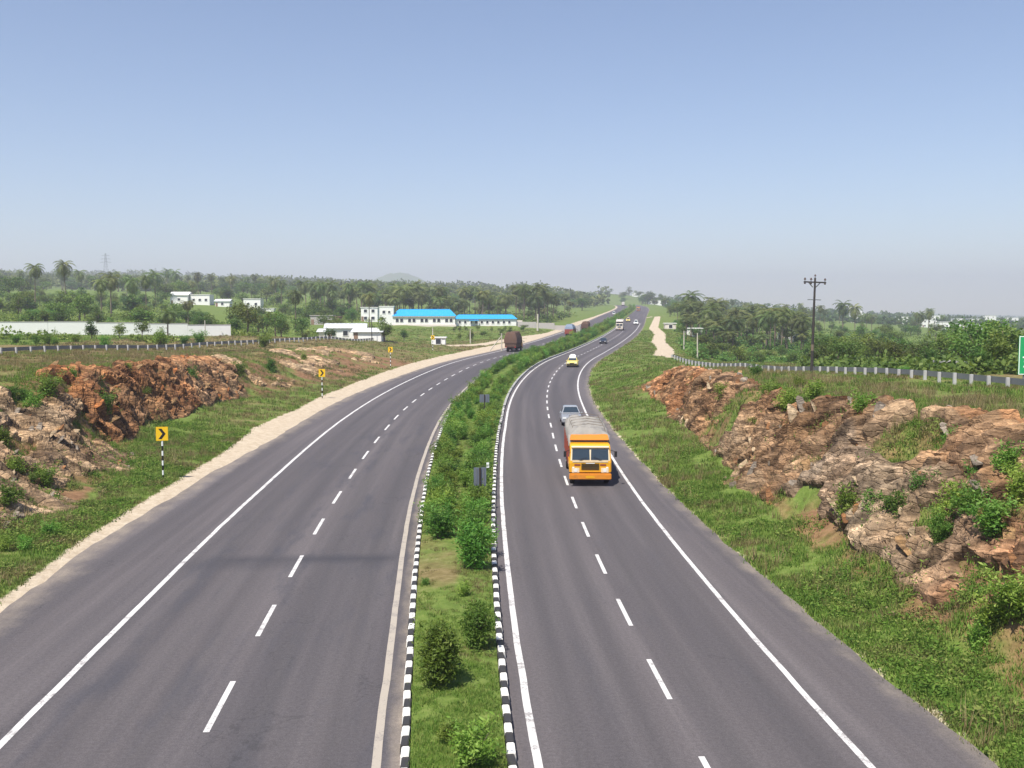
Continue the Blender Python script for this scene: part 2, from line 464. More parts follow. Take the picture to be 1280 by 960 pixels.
def mat_line(name, col, wear):
    m, nt, out = newmat(name); g = NT(nt); p = g.pos()
    w = g.math('ADD', g.noise(p, 1.6, 5, .7), g.math('MULTIPLY', g.math('SUBTRACT', g.noise(p, 18, 3, .7), .5), .7))
    f = g.math('MULTIPLY', g.mapr(w, .48, .72), wear)
    c = g.mix(f, col, (.20, .18, .175))
    g.bsdf(out, c, .7, .3)
    return m
def mat_rock():
    m, nt, out = newmat('weathered_layered_rock'); g = NT(nt); p = g.pos()
    c = g.attr('col', 'Color')
    mp = g.n('Mapping'); g.l(p, mp.inputs[0]); mp.inputs['Rotation'].default_value = (R(36), 0, R(8)); mp.inputs['Scale'].default_value = (.55, .38, 3.2)
    wob = g.n('VectorMath', operation='ADD'); g.l(mp.outputs[0], wob.inputs[0])
    nv = g.n('TexNoise'); g.l(p, nv.inputs['Vector']); nv.inputs['Scale'].default_value = 1.2; nv.inputs['Detail'].default_value = 4
    sc = g.n('VectorMath', operation='SCALE'); g.l(nv.outputs['Color'], sc.inputs[0]); sc.inputs['Scale'].default_value = 1.3; g.l(sc.outputs[0], wob.inputs[1])
    def cells(scale):
        v = g.n('TexVoronoi'); g.l(wob.outputs[0], v.inputs['Vector']); v.inputs['Scale'].default_value = scale
        e = g.n('TexVoronoi', feature='DISTANCE_TO_EDGE'); g.l(wob.outputs[0], e.inputs['Vector']); e.inputs['Scale'].default_value = scale
        sp = g.n('SeparateColor'); g.l(v.outputs['Color'], sp.inputs[0])
        return sp.outputs[0], e.outputs['Distance']
    r1, e1 = cells(1.25); r2, e2 = cells(4.6)
    lay = g.noise(mp.outputs[0], 2.4, 8, .75); fn = g.noise(p, 6, 7, .78); st = g.noise(p, .9, 5, .65)
    c = g.mix(.8, c, g.ramp(r1, [(0, (.55, .52, .48)), (.5, (.95, .95, .94)), (1, (1.45, 1.42, 1.36))]), 'MULTIPLY')
    c = g.mix(.7, c, g.ramp(r2, [(0, (.6, .57, .54)), (.5, (1, 1, 1)), (1, (1.45, 1.43, 1.38))]), 'MULTIPLY')
    c = g.mix(.5, c, g.ramp(lay, [(.32, (.4, .38, .35)), (.5, (.95, .95, .95)), (.68, (1.5, 1.46, 1.4))]), 'MULTIPLY')
    c = g.mix(.6, c, g.ramp(fn, [(.3, (.5, .48, .45)), (.55, (1, 1, 1)), (.75, (1.4, 1.37, 1.33))]), 'MULTIPLY')
    c = g.mix(g.math('MULTIPLY', g.mapr(e1, .04, 0), g.mapr(st, .35, .6, 0, .28)), c, (.05, .035, .025))
    c = g.mix(g.math('MULTIPLY', g.mapr(st, .55, .75), .3), c, (.09, .065, .045))
    h = g.math('ADD', g.math('ADD', g.math('MULTIPLY', r1, .8), g.math('MULTIPLY', r2, .45)), g.math('ADD', g.math('MULTIPLY', g.mapr(e1, 0, .1), .22), g.math('MULTIPLY', fn, .5)))
    g.bsdf(out, c, .92, .15, 0, g.bump(h, 1.0, .22))
    return m

M = {}
M['ground'] = mat_ground()
M['asphalt'] = mat_asphalt()
M['white_line'] = mat_line('white_road_paint', (.64, .62, .60), .85)
M['cream_line'] = mat_line('dirty_cream_road_paint', (.40, .35, .29), .7)
M['rock'] = mat_rock()
M['grass'] = mat_attrleaf('grass_blades', .42)
M['shrub'] = mat_leaf('shrub_leaves', (.07, .15, .022), (.145, .26, .042), (.25, .35, .082), .4)
M['tree'] = mat_leaf('tree_leaves', (.052, .10, .019), (.11, .18, .036), (.205, .27, .068), .36)
M['palm'] = mat_leaf('palm_fronds', (.06, .09, .025), (.13, .165, .052), (.27, .265, .12), .28, .5)
M['bark'] = mat_paint('grey_brown_bark', (.17, .135, .10), .95, .5, 2.5, .1)
M['kerb_white'] = mat_paint('white_kerb_paint', (.78, .76, .72), .75, .45, 4.0, .2, dirt=(.34, .29, .24))
M['kerb_black'] = mat_paint('black_kerb_paint', (.045, .043, .043), .7, .4, 4.0, .25, dirt=(.2, .17, .15))
M['post_white'] = mat_paint('white_post_paint', (.45, .44, .43), .8, .5, 2.5, .2, dirt=(.36, .31, .26))
M['galv'] = mat_paint('galvanised_rail', (.17, .18, .19), .5, .3, 1.2, .5, .3)
M['white_wall'] = mat_paint('white_wall_paint', (.80, .79, .76), .85, .3, .35, .2, dirt=(.5, .45, .38))
M['cream_wall'] = mat_paint('cream_wall_paint', (.70, .62, .56), .85, .3, .35, .2, dirt=(.45, .36, .3))
M['grey_wall'] = mat_paint('grey_cement', (.40, .37, .35), .9, .4, .4, .2)
M['brown_wall'] = mat_paint('brown_masonry', (.25, .16, .11), .9, .4, .5, .2)
M['blue_roof'] = mat_paint('bright_blue_roof_sheet', (.03, .36, .72), .45, .25, .5, .4, dirt=(.1, .35, .5))
M['tin_roof'] = mat_paint('pale_tin_roof_sheet', (.72, .73, .75), .5, .3, .6, .4, .1, dirt=(.5, .47, .44))
M['dark_void'] = mat_paint('dark_window', (.03, .035, .045), .3, .1, 1, .5)
M['glass'] = mat_glass()
M['concrete'] = mat_paint('pale_concrete_pole', (.52, .48, .40), .9, .3, 1.5, .2)
M['dark_steel'] = mat_paint('dark_weathered_steel', (.045, .038, .035), .7, .4, 2, .4, .2, dirt=(.12, .07, .045))
M['porcelain'] = mat_paint('brown_porcelain', (.10, .06, .05), .3, .1, 2, .5)
M['yellow_sign'] = mat_paint('yellow_sign_sheet', (.82, .50, .012), .45, .15, 2, .4, dirt=(.6, .38, .05))
M['black_sign'] = mat_paint('black_sign_paint', (.015, .015, .015), .5, .1, 2, .3)
M['sign_back'] = mat_paint('grey_sign_back', (.16, .18, .22), .5, .3, 2, .4, .3)
M['green_sign'] = mat_paint('green_sign_sheet', (.012, .30, .10), .45, .15, 1, .4, dirt=(.03, .22, .08))
M['sign_white'] = mat_paint('white_sign_lettering', (.80, .82, .80), .5, .1, 2, .3)
M['truck_yellow'] = mat_paint('yellow_truck_paint', (.74, .36, .008), .45, .55, 2.6, .45, coat=.15, dirt=(.42, .19, .035))
M['truck_orange'] = mat_paint('orange_truck_paint', (.66, .24, .02), .5, .55, 3, .4, dirt=(.30, .12, .05))
M['truck_red'] = mat_paint('faded_red_body_board', (.25, .06, .04), .6, .4, 2, .3, dirt=(.16, .08, .06))
M['faded_red'] = mat_paint('faded_salmon_paint', (.46, .17, .10), .6, .4, 2, .3, dirt=(.4, .3, .22))
M['truck_cream'] = mat_paint('cream_trim_paint', (.75, .62, .42), .45, .2, 3, .4)
M['tarp'] = mat_paint('grey_beige_tarpaulin', (.30, .28, .25), .9, .7, 3.2, .15, dirt=(.16, .14, .12))
M['brown_load'] = mat_paint('brown_sack_load', (.115, .07, .05), .95, .4, 2, .1, dirt=(.07, .045, .035))
M['rubber'] = mat_paint('tyre_rubber', (.022, .021, .020), .85, .4, 3, .2, dirt=(.09, .075, .06))
M['rim'] = mat_paint('dusty_steel_rim', (.28, .26, .24), .6, .5, 4, .4, .4)
M['chassis'] = mat_paint('black_chassis', (.02, .02, .02), .8, .4, 2, .2)
M['lamp'] = mat_paint('clear_lamp_lens', (.75, .75, .72), .15, .05, 3, .6)
M['red_lamp'] = mat_paint('red_lamp_lens', (.5, .02, .015), .2, .1, 3, .6)
M['silver'] = mat_paint('silver_car_paint', (.38, .39, .41), .3, .15, 1.5, .5, .3, coat=.4)
M['car_white'] = mat_paint('white_car_paint', (.80, .80, .78), .35, .15, 1.5, .5, coat=.3)
M['car_yellow'] = mat_paint('pale_yellow_car_paint', (.78, .62, .16), .35, .2, 1.5, .5, coat=.3)
M['car_dark'] = mat_paint('dark_blue_car_paint', (.03, .04, .065), .3, .15, 1.5, .5, coat=.4)
M['truck_blue'] = mat_paint('grey_blue_tarpaulin', (.20, .25, .33), .8, .3, 1.5, .2)
M['truck_dull'] = mat_paint('dull_white_body', (.58, .54, .50), .7, .4, 1.5, .3)

# ================================================================== SETTING
# ------------------------------------------------------------------ ground sheet
def steps(*seg):
    out = []
    for a, b, d in seg: out.append(np.arange(a, b - 1e-6, d))
    return np.concatenate(out)
gpos = np.geomspace(120, 5200, 26)
COLS = np.concatenate([-gpos[::-1], steps((-116, -60, 4), (-60, -34, 1.6), (-34, -12, .5), (-12, 11, 1.0), (11, 29, .5), (29, 60, 1.6), (60, 118, 4)), gpos])
ROWS = np.concatenate([steps((-60, 12, 6), (12, 132, .55), (132, 260, 1.3), (260, 500, 4), (500, 1100, 10)), np.geomspace(1100, 6500, 30)])
GY, GO = np.meshgrid(ROWS, COLS, indexing='ij')
GX = GO + xc(GY)
GZ = ground_z(GX, GY)

def poly_dist(X, Y, pts):
    d = np.full(np.shape(X), 1e9)
    for (x0, y0), (x1, y1) in zip(pts[:-1], pts[1:]):
        dx, dy = x1 - x0, y1 - y0
        t = np.clip(((X - x0) * dx + (Y - y0) * dy) / (dx * dx + dy * dy + 1e-9), 0, 1)
        d = np.minimum(d, np.hypot(X - x0 - t * dx, Y - y0 - t * dy))
    return d
track = [hit(*p) for p in ((880, 453), (850, 448), (829, 445), (832, 436), (823, 428), (825, 418), (817, 410), (822, 396))]
spur = [hit(*p) for p in ((806, 397), (822, 396))]
siteway = [hit(*p) for p in ((566, 432), (600, 431), (640, 424), (690, 417), (722, 404), (744, 397))]
def shoulder_w(Y): return np.interp(Y, [0, 34, 44, 67, 81, 93, 120, 160, 220, 300, 600], [.6, .6, .8, 1.4, 2.6, 2.2, 2.5, 3.2, 4.0, 2.5, 1.5])
def masks(X, Y):
    o = X - xc(Y); s = s_of_Y(Y); le, re = OFF['LE'](s), OFF['RE'](s)
    dirt = 1 - sstep(-.5, .6, le - o - shoulder_w(Y)); dirt = np.where(o < le + .6, dirt, 0)
    dirt = np.maximum(dirt, np.where(o > re - .6, (1 - sstep(.1, .9, o - re)) * .52, 0))
    w = np.interp(Y, [120, 200, 350, 500], [1.9, 1.7, 1.5, 1.4])
    dirt = np.maximum(dirt, 1 - sstep(w * .6, w * 1.5, poly_dist(X, Y, track)))
    dirt = np.maximum(dirt, 1 - sstep(.8, 2.0, poly_dist(X, Y, spur)))
    dirt = np.maximum(dirt, .75 * (1 - sstep(.6, 3.2, poly_dist(X, Y, siteway))))
    left = o < 0
    dry = np.where(left, np.interp(Y, [20, 60, 90, 130, 220, 300, 1000], [.26, .32, .42, .62, .62, .35, .1]),
                   np.interp(Y, [20, 60, 90, 130, 200, 300, 1000], [.20, .20, .26, .38, .45, .35, .15]))
    top = sstep(0, 3, o - R_top(Y)) * (Y < 160) + sstep(0, 3, L_top(Y) - o) * (Y < 200)
    dry = np.clip(dry + .28 * top * (np.abs(o) < 60), 0, 1)
    dry = np.where(np.abs(o) > 62, .18, dry)
    fr = sstep(-.6, .3, o - R_base(Y)) * (1 - sstep(-.4, 1.4, o - R_top(Y))) * (Y < 112)
    fl = sstep(-.6, .3, L_base(Y) - o) * (1 - sstep(-.4, 1.4, L_top(Y) - o)) * (Y < 165)
    return dirt, dry, np.clip(np.maximum(fr, fl) * .62, 0, 1)
dirt, dry, red = masks(GX, GY)
gme = np_mesh('ground', np.stack([GX, GY, GZ], -1).reshape(-1, 3), grid_faces(len(ROWS), len(COLS)),
              {'dirt': dirt.ravel(), 'dry': dry.ravel(), 'red': red.ravel()}, smooth=True)
ground = structure('ground', gme, M['ground'])

# ------------------------------------------------------------------ carriageways
RS = np.concatenate([np.arange(-30, 150, 1.0), np.arange(150, 400, 2.0), np.arange(400, 1400, 6.0)])
def ribbon(f0, f1, n, dz, ss=RS, edge_noise=0.0):
    t = np.linspace(0, 1, n)
    o0, o1 = f0(ss), f1(ss)
    if edge_noise:
        o0 = o0 + (fbm(ss * .6, ss * 0 + 3) - .5) * edge_noise
        o1 = o1 + (fbm(ss * .6, ss * 0 + 9) - .5) * edge_noise
    O = o0[:, None] * (1 - t) + o1[:, None] * t
    SS = np.repeat(ss[:, None], n, 1)
    X, Y, Z = road_xyz(SS, O, dz)
    return np.stack([X, Y, Z], -1).reshape(-1, 3), grid_faces(len(ss), n), np.stack([O, SS], -1).reshape(-1, 2)
def carriageway(name, f0, f1, left):
    V, F, uv = ribbon(f0, f1, 41, 0.0, edge_noise=.35)
    o, s = uv[:, 0], uv[:, 1]
    if left:
        dust = (1 - sstep(0, 2.2, o - OFF['LE'](s))) * .6 + .62 * sstep(-.55, .0, o - OFF['LI'](s) - .45) * (s < 170)
        stain = sstep(-11.5, -10, o) * (1 - sstep(70, 110, s)) * 1.0
        patch = .85 * np.exp(-((s - 40.6 - .05 * (o + 8) + (fbm(o * .9, s * .9) - .5) * 1.2) / .55) ** 2) * sstep(-11.5, -9.5, o) * (1 - sstep(-2.7, -2.2, o))
    else:
        dust = .55 * sstep(-1.3, 0, o - OFF['RE'](s)) + .22 * (1 - sstep(0, .5, o - OFF['KR'](s)))
        stain = 0 * s + .15
        patch = 0 * s
    lanes = [(OFF['LO'](s) + OFF['LD'](s)) / 2, (OFF['LI'](s) + OFF['LD'](s)) / 2] if left else [(OFF['RO'](s) + OFF['RD'](s)) / 2, (OFF['RI'](s) + OFF['RD'](s)) / 2]
    wheel_ = sum(np.exp(-((o - l - d) / .38) ** 2) for l in lanes for d in (-.9, .9)) + .5 * sum(np.exp(-((o - l) / .3) ** 2) for l in lanes)
    me = np_mesh(name, V, F, {'wheel': np.clip(wheel_, 0, 1), 'dust': dust, 'stain': stain, 'patch': patch}, uv)
    return structure(name, me, M['asphalt'])
road_r = carriageway('right_carriageway', OFF['KR'], OFF['RE'], False)
road_l = carriageway('left_carriageway', OFF['LE'], OFF['KL'], True)

def line(name, f, w, mat, parent, s0, s1, step=1.0):
    ss = np.arange(s0, s1, step)
    wv = (fbm(ss * .7, ss * 0 + 1) - .5) * .035
    V, F, uv = ribbon(lambda s: f(s) - w / 2 + wv, lambda s: f(s) + w / 2 + wv, 3, .005, ss)
    return obj(name, np_mesh(name, V, F, None, uv), mat, parent)
line('edge_line', OFF['RO'], .17, M['white_line'], road_r, 5, 420)
line('edge_line', OFF['RI'], .19, M['white_line'], road_r, 5, 420)
line('edge_line', OFF['LO'], .19, M['white_line'], road_l, 5, 420)
line('edge_line', OFF['LI'], .20, M['cream_line'], road_l, 5, 150)
for f, parent, st, per, ln, w in ((OFF['RD'], road_r, 25.2 - 6.45 * 2, 6.45, 3.1, .14), (OFF['LD'], road_l, 23.9 - 7.2 * 2, 7.2, 3.4, .15)):
    k = 0
    while st + k * per < 330:
        a = st + k * per + random.uniform(-.12, .12)
        V, F, uv = ribbon(lambda s: f(s) - w / 2, lambda s: f(s) + w / 2, 2, .005, np.linspace(a, a + ln, 5))
        obj('lane_dash', np_mesh('lane_dash', V, F, None, uv), M['white_line'], parent)
        k += 1

# ------------------------------------------------------------------ median strip with painted kerb stones
def med_z(s, o):
    x, y, z = road_xyz(s, o)
    return z + .13 + .10 * (1 - (o / np.maximum(med(s), .5)) ** 2) + (fbm(x * 1.1, y * 1.1, o=3) - .5) * .14
ss = np.concatenate([np.arange(-20, 140, .5), np.arange(140, 420, 2.0), np.arange(420, 1400, 8.0)])
V, F, uv = ribbon(lambda s: -med(s) + .12, lambda s: med(s) - .12, 15, 0, ss)
V[:, 2] = med_z(uv[:, 1], uv[:, 0])
md = np.interp(uv[:, 1], [20, 32, 38, 46, 60, 90], [.12, .30, .62, .45, .25, .2]) - .25 * (uv[:, 0] > 0)
dd = .34 * np.exp(-((uv[:, 1] - 40) / 6) ** 2) * (uv[:, 0] < .2)
median = structure('median_strip', np_mesh('median_strip', V, F, {'dirt': dd, 'dry': md, 'red': 0 * md}, smooth=True), M['ground'])

kerb_mb = {}
kme = MB().box((0, 0, .0), (.24, .545, .34), top=(.72, 1)).mesh('kerb_stone', .018)
kwhite = setmat(kme.copy(), M['kerb_white']); kblack = setmat(kme.copy(), M['kerb_black'])
for side, nm in ((-1, 'left_median_kerb'), (1, 'right_median_kerb')):
    f = OFF['KL'] if side < 0 else OFF['KR']
    s0 = 18.0
    # the far end, too small to tell the stones apart: one joined run that alternates
    sf = np.arange(99.0, 420, .575)
    root = None
    MBw, MBb = MB(), MB()
    for i, s in enumerate(sf):
        x, y, z = road_xyz(s, f(s)); th = float(np.interp(s, S, _th))
        (MBw if i % 2 else MBb).box((float(x), float(y), float(z) + .06), (.22, .56, .30), rz=-th)
    root = structure(nm, MBw.mesh(nm), M['kerb_white'])
    tag(obj('kerb_run', MBb.mesh('kerb_run'), M['kerb_black'], root), kind='stuff')
    for i in range(int((99 - s0) / .575)):
        s = s0 + i * .575
        x, y, z = road_xyz(s, f(s)); th = float(np.interp(s, S, _th))
        obj('kerb_stone', kwhite if i % 2 else kblack, None, root,
            (float(x) + random.uniform(-.012, .012), float(y), float(z) + .05 + random.uniform(-.012, .012)), (0, random.uniform(-.03, .03), -th + random.uniform(-.03, .03)))

# ------------------------------------------------------------------ rock faces of the cutting
SN = np.array([.22, math.sin(R(36)), math.cos(R(36))]); SN /= np.linalg.norm(SN)
SE = np.array([.1, -math.cos(R(36)), math.sin(R(36))])
PAL = {'cream': (.50, .38, .25), 'tan': (.36, .225, .115), 'brown': (.25, .125, .058), 'orange': (.42, .165, .06), 'grey': (.29, .245, .20), 'dark': (.12, .08, .055)}
PAL = {k: np.array(v) for k, v in PAL.items()}
def strata(P):
    d = P @ SN + (fbm(P[:, 0] * .35, P[:, 1] * .35, P[:, 2] * .35, 3) - .5) * 1.0
    e = P @ SE
    g = P[:, 0] + .4 * P[:, 1]
    out = 0; tone = 0
    lay = fbm(e * .32, g * .32, d * 1.5, 4); out = (1 - np.abs(lay - .5) * 3.2) * .55 + (fbm(e * .16 + 4, g * .2, d * .35, 3) - .5) * .7
    for T, L, A in ((.42, 2.6, .26), (.19, 1.1, .20), (.11, .45, .12)):
        i = np.floor(d / T); fr = d / T - i
        j = np.floor(e / L + hsh(i) * 3); kk = np.floor(g / L + hsh(i, j) * 2)
        out = out + A * (.55 * hsh(i + .5) + .45 * hsh(i, j, kk) - .12 * sstep(.75, 1, fr) * 2)
        tone = tone + 1.7 * A * (hsh(i + 3.3, j) - .5)
    return out, tone
def rock_face(name, label, side, y0, y1, bias, colf, res=.125, amp=1.0, lo=-1.0, hi=.9):
    fb, ft = (R_base, R_top) if side > 0 else (L_base, L_top)
    ny = int((y1 - y0) / res)
    Ys = np.linspace(y0, y1, ny)
    nq = int((np.max(np.abs(ft(Ys) - fb(Ys))) * 1.15 - lo + hi) / res)
    q = np.linspace(0, 1, nq)
    O = (fb(Ys) + side * lo)[:, None] * (1 - q) + (ft(Ys) + side * hi)[:, None] * q
    YY = np.repeat(Ys[:, None], nq, 1); X = O + xc(YY); Z = ground_z(X, YY)
    P = np.stack([X, YY, Z], -1)
    du = np.gradient(P, axis=0); dv = np.gradient(P, axis=1)
    N = np.cross(du, dv); N /= np.linalg.norm(N, axis=-1, keepdims=True) + 1e-9
    N = np.where(N[..., 2:3] < 0, -N, N)
    k = np.ones(9) / 9
    N = np.stack([np.apply_along_axis(lambda a: np.convolve(np.pad(a, 4, mode='edge'), k, 'valid'), 0, N[..., i]) for i in range(3)], -1)
    Pf = P.reshape(-1, 3)
    D, tone = strata(Pf)
    qq = np.tile(q, ny).reshape(ny, nq)
    m = fbm(Pf[:, 1] * .22 + 5 * side, Pf[:, 0] * .3, Pf[:, 2] * .45, 4).reshape(ny, nq)
    edge = np.minimum(sstep(0, .30, qq), 1 - sstep(.84, 1, qq)) * np.minimum(sstep(y0, y0 + 4, YY), 1 - sstep(y1 - 4, y1, YY))
    mask = (m - .5) * 4.3 + bias(YY, qq) + (edge - 1) * 1.6
    mask = sstep(-.12, .30, mask).ravel()
    disp = (D * amp) * mask * (.35 + .65 * sstep(0, .45, qq).ravel()) - .45 * (1 - mask) - .10
    V = Pf + N.reshape(-1, 3) * disp[:, None]
    c = colf(YY.ravel(), qq.ravel(), Pf)
    c = c * np.clip(.95 + tone * 2.0, .35, 1.8)[:, None]
    F = grid_faces(ny, nq)
    keep = mask[F].max(1) > .02
    F = F[keep]
    if side > 0: F = F[:, ::-1]
    used = np.unique(F); remap = np.zeros(len(V), int); remap[used] = np.arange(len(used))
    ctr = np.array([V[used][:, 0].mean(), V[used][:, 1].mean(), V[used][:, 2].min()])
    me = np_mesh(name, V[used] - ctr, remap[F], {'col': c[used]})
    o = obj(name, me, M['rock'], None, tuple(ctr))
    tag(o, label, 'rock face', 'rock faces of the road cutting')
    return o, V, mask.reshape(ny, nq), c, ctr
def mixc(*wc):
    W = np.stack([w for w, _ in wc], -1); W = np.clip(W, 0, None) ** 2 + 1e-4; W /= W.sum(-1, keepdims=True)
    return sum(W[:, i:i + 1] * PAL[n] for i, (_, n) in enumerate(wc))
def nz(P, sc, k): return fbm(P[:, 0] * sc + k * 11, P[:, 1] * sc + k * 5, P[:, 2] * sc * 1.6, 3)
def col_right(Y, q, P):
    return mixc((nz(P, .3, 1) * 1.0, 'tan'), (nz(P, .3, 2) * 1.1 - .1 + .25 * (Y > 48) * (q > .3), 'brown'),
                (nz(P, .25, 3) * .9 - .25 + .7 * np.exp(-((Y - 29) / 4) ** 2) * (q < .65) + .55 * sstep(70, 95, Y) + .5 * (q > .85), 'orange'),
                (nz(P, .3, 4) * .9 - .1 + .7 * np.exp(-((Y - 38) / 4) ** 2) * (q < .55), 'cream'), (nz(P, .3, 5) * .8 - .1 + .35 * (Y < 48) * (q < .6), 'grey'), (nz(P, .4, 6) * .8 - .15, 'dark'))
def col_near_left(Y, q, P):
    return mixc((nz(P, .3, 1) * .9, 'tan'), (nz(P, .3, 4) * .8 - .15, 'grey'), (nz(P, .3, 5) * .9, 'cream'), (nz(P, .4, 6) * .8 - .2, 'dark'), (nz(P, .3, 2) * .9 - .05, 'brown'))
def col_far_left(Y, q, P):
    return mixc((nz(P, .3, 1) * .9 - .1, 'tan'), (nz(P, .3, 2) * 1.1, 'brown'), (nz(P, .25, 3) * .9 + .35 * sstep(.4, .8, q) - .15, 'orange'), (nz(P, .4, 6) * .9 - .1, 'dark'), (nz(P, .3, 5) * .7 - .2 + .3 * (Y > 90), 'cream'))
def col_tan(Y, q, P):
    return mixc((nz(P, .3, 1), 'tan'), (nz(P, .3, 5) * 1.1, 'cream'), (nz(P, .3, 3) * .8 - .2, 'orange'))
FACES = [
    rock_face('rock_outcrop', 'long jagged brown and orange rock face along the right side of the road', 1, 20, 111,
              lambda Y, q: np.interp(Y, [20, 30, 42, 50, 60, 100, 111], [.06, .10, .30, .55, .65, .65, .3]) + .75 * np.exp(-((Y - 37) / 4.5) ** 2 - ((q - .33) / .2) ** 2) + .5 * (q - .42) * (Y < 50) - .3 * sstep(.85, 1, q), col_right, amp=.78),
    rock_face('rock_outcrop', 'grey and tan rocky bluff behind the nearest chevron sign on the left', -1, 30, 67,
              lambda Y, q: .85 + 0 * Y - 1.7 * sstep(.52, .76, q), col_near_left, amp=.75),
    rock_face('rock_outcrop', 'reddish brown rock face below the left guard rail', -1, 64, 108,
              lambda Y, q: .55 + 0 * Y, col_far_left, amp=.75),
    rock_face('rock_outcrop', 'pale tan eroded bank behind the second chevron sign', -1, 104, 165,
              lambda Y, q: .05 + 0 * Y, col_tan, .25, .6)]
# separate slabs and boulders lying on the faces
def slab_mesh(seed):
    r = random.Random(seed); bm = bmesh.new()
    for k in range(16):
        v = Vector((r.uniform(-1, 1), r.uniform(-1, 1), r.uniform(-1, 1)))
        m = max(abs(v.x), abs(v.y), abs(v.z)); v = v / m * r.uniform(.8, 1)
        bm.verts.new((v.x * .5, v.y * .5, v.z * .5))
    bmesh.ops.convex_hull(bm, input=bm.verts)
    for v in [v for v in bm.verts if not v.link_faces]: bm.verts.remove(v)
    me = bpy.data.meshes.new('rock_slab'); bm.to_mesh(me); bm.free()
    return me
SLABS = {}
for cn in ('cream', 'tan', 'grey', 'brown', 'orange'):
    for v in range(3):
        me = slab_mesh(v * 7 + len(SLABS)); a = me.attributes.new('col', 'FLOAT_COLOR', 'POINT')
        c = PAL[cn] * random.uniform(.85, 1.15)
        for d in a.data: d.color = (*c, 1)
        SLABS[(cn, v)] = setmat(me, M['rock'])
def scatter_slabs(face, n, cols, smin, smax):
    o, V, mask, c, ctr = face
    idx = np.flatnonzero(mask.ravel() > .6)
    for i in RNG.choice(idx, n, replace=False):
        p = V[i] - ctr
        w = random.uniform(smin, smax)
        obj('rock_slab', SLABS[(random.choice(cols), random.randrange(3))], None, o, (p[0], p[1], p[2] - .1 * w),
            (R(36) + random.gauss(0, .15), random.gauss(0, .2), random.gauss(-.15, .25)), (w * random.uniform(.7, 1.2), w * random.uniform(1.3, 2.8), w * random.uniform(.16, .38)))
scatter_slabs(FACES[0], 150, ['cream', 'tan', 'grey', 'brown', 'brown', 'brown', 'tan'], .2, .62)
scatter_slabs(FACES[1], 80, ['grey', 'tan', 'cream', 'grey', 'brown'], .2, .5)
scatter_slabs(FACES[2], 70, ['brown', 'tan', 'orange', 'brown'], .25, .7)
# ================================================================== VEGETATION TEMPLATES
def leaf_quads(C, size, aspect, rng, up=.35, droop=0):
    """rhombic leaves at C with random directions"""
    n = len(C)
    d = rng.normal(size=(n, 3)); d[:, 2] = d[:, 2] * .6 + droop; d /= np.linalg.norm(d, axis=1, keepdims=True)
    nn = rng.normal(size=(n, 3)); nn[:, 2] += up * 3; w = np.cross(d, nn); w /= np.linalg.norm(w, axis=1, keepdims=True) + 1e-9
    sz = size * rng.uniform(.65, 1.35, n)[:, None]
    V = np.stack([C, C + d * sz * .5 + w * sz * aspect * .5, C + d * sz, C + d * sz * .5 - w * sz * aspect * .5], 1).reshape(-1, 3)
    F = np.arange(4 * n).reshape(n, 4)
    return V, F
def crown_mesh(name, seed, rx, rz, zc, lobes, clumps, per, leaf, aspect=.6, flat=1.0):
    rng = np.random.default_rng(seed)
    cs = []; cv = []
    L = []
    for i in range(lobes):
        a = rng.uniform(0, 2 * math.pi); r = rx * rng.uniform(.1, .62)
        L.append((r * math.cos(a), r * math.sin(a), zc + rz * rng.uniform(-.5, .55), rx * rng.uniform(.32, .58), rz * rng.uniform(.32, .55)))
    for i in range(clumps):
        x, y, z, a, b = L[rng.integers(lobes)]
        d = rng.normal(size=3); d /= np.linalg.norm(d); rr = rng.uniform(.45, 1.0) ** .5
        p = np.array([x + d[0] * a * rr, y + d[1] * a * rr, z + d[2] * b * rr * flat])
        tone = np.clip(rng.normal(.45, .22), 0, 1)
        k = int(per * rng.uniform(.6, 1.4)); sp = rx * .11
        cs.append(p + rng.normal(size=(k, 3)) * sp * np.array([1, 1, .7])); cv.append(np.clip(tone + rng.normal(size=k) * .16, 0, 1))
    C = np.concatenate(cs); v = np.concatenate(cv)
    V, F = leaf_quads(C, leaf, aspect, rng)
    return np_mesh(name, V, F, {'leafv': np.repeat(v, 4)}), L
def tree_template(seed, h, rx, rz, lobes=6, clumps=90, per=16, leaf=.42):
    zc = h - rz
    cm, L = crown_mesh('crown', seed, rx, rz, zc, lobes, clumps, per, leaf)
    r = random.Random(seed); mb = MB()
    bend = r.uniform(-.3, .3)
    mb.tube([(0, 0, -.3), (bend * .4, .1, h * .2), (bend, 0, zc * .75), (bend * 1.2, 0, zc + rz * .3)], [h * .032, h * .026, h * .02, h * .008], 7)
    for (x, y, z, a, b) in L[:6]:
        mb.tube([(bend * .8, 0, zc * .6), (x * .5 + bend * .4, y * .5, (zc * .6 + z) / 2 + .1), (x, y, z + b * .4)], [h * .014, h * .009, h * .004], 5)
    return setmat(cm, M['tree']), setmat(mb.mesh('trunk', smooth=True), M['bark'])
TREES = [tree_template(21, 7.5, 3.6, 2.7), tree_template(22, 6.5, 3.0, 2.6, 5), tree_template(23, 8.5, 3.4, 3.4, 7, 100), tree_template(24, 5.5, 3.2, 2.2, 6, 80), tree_template(25, 7.0, 4.2, 2.6, 8, 110), tree_template(26, 9.5, 2.8, 3.8, 7, 95)]
TREE_H = [7.5, 6.5, 8.5, 5.5, 7.0, 9.5]
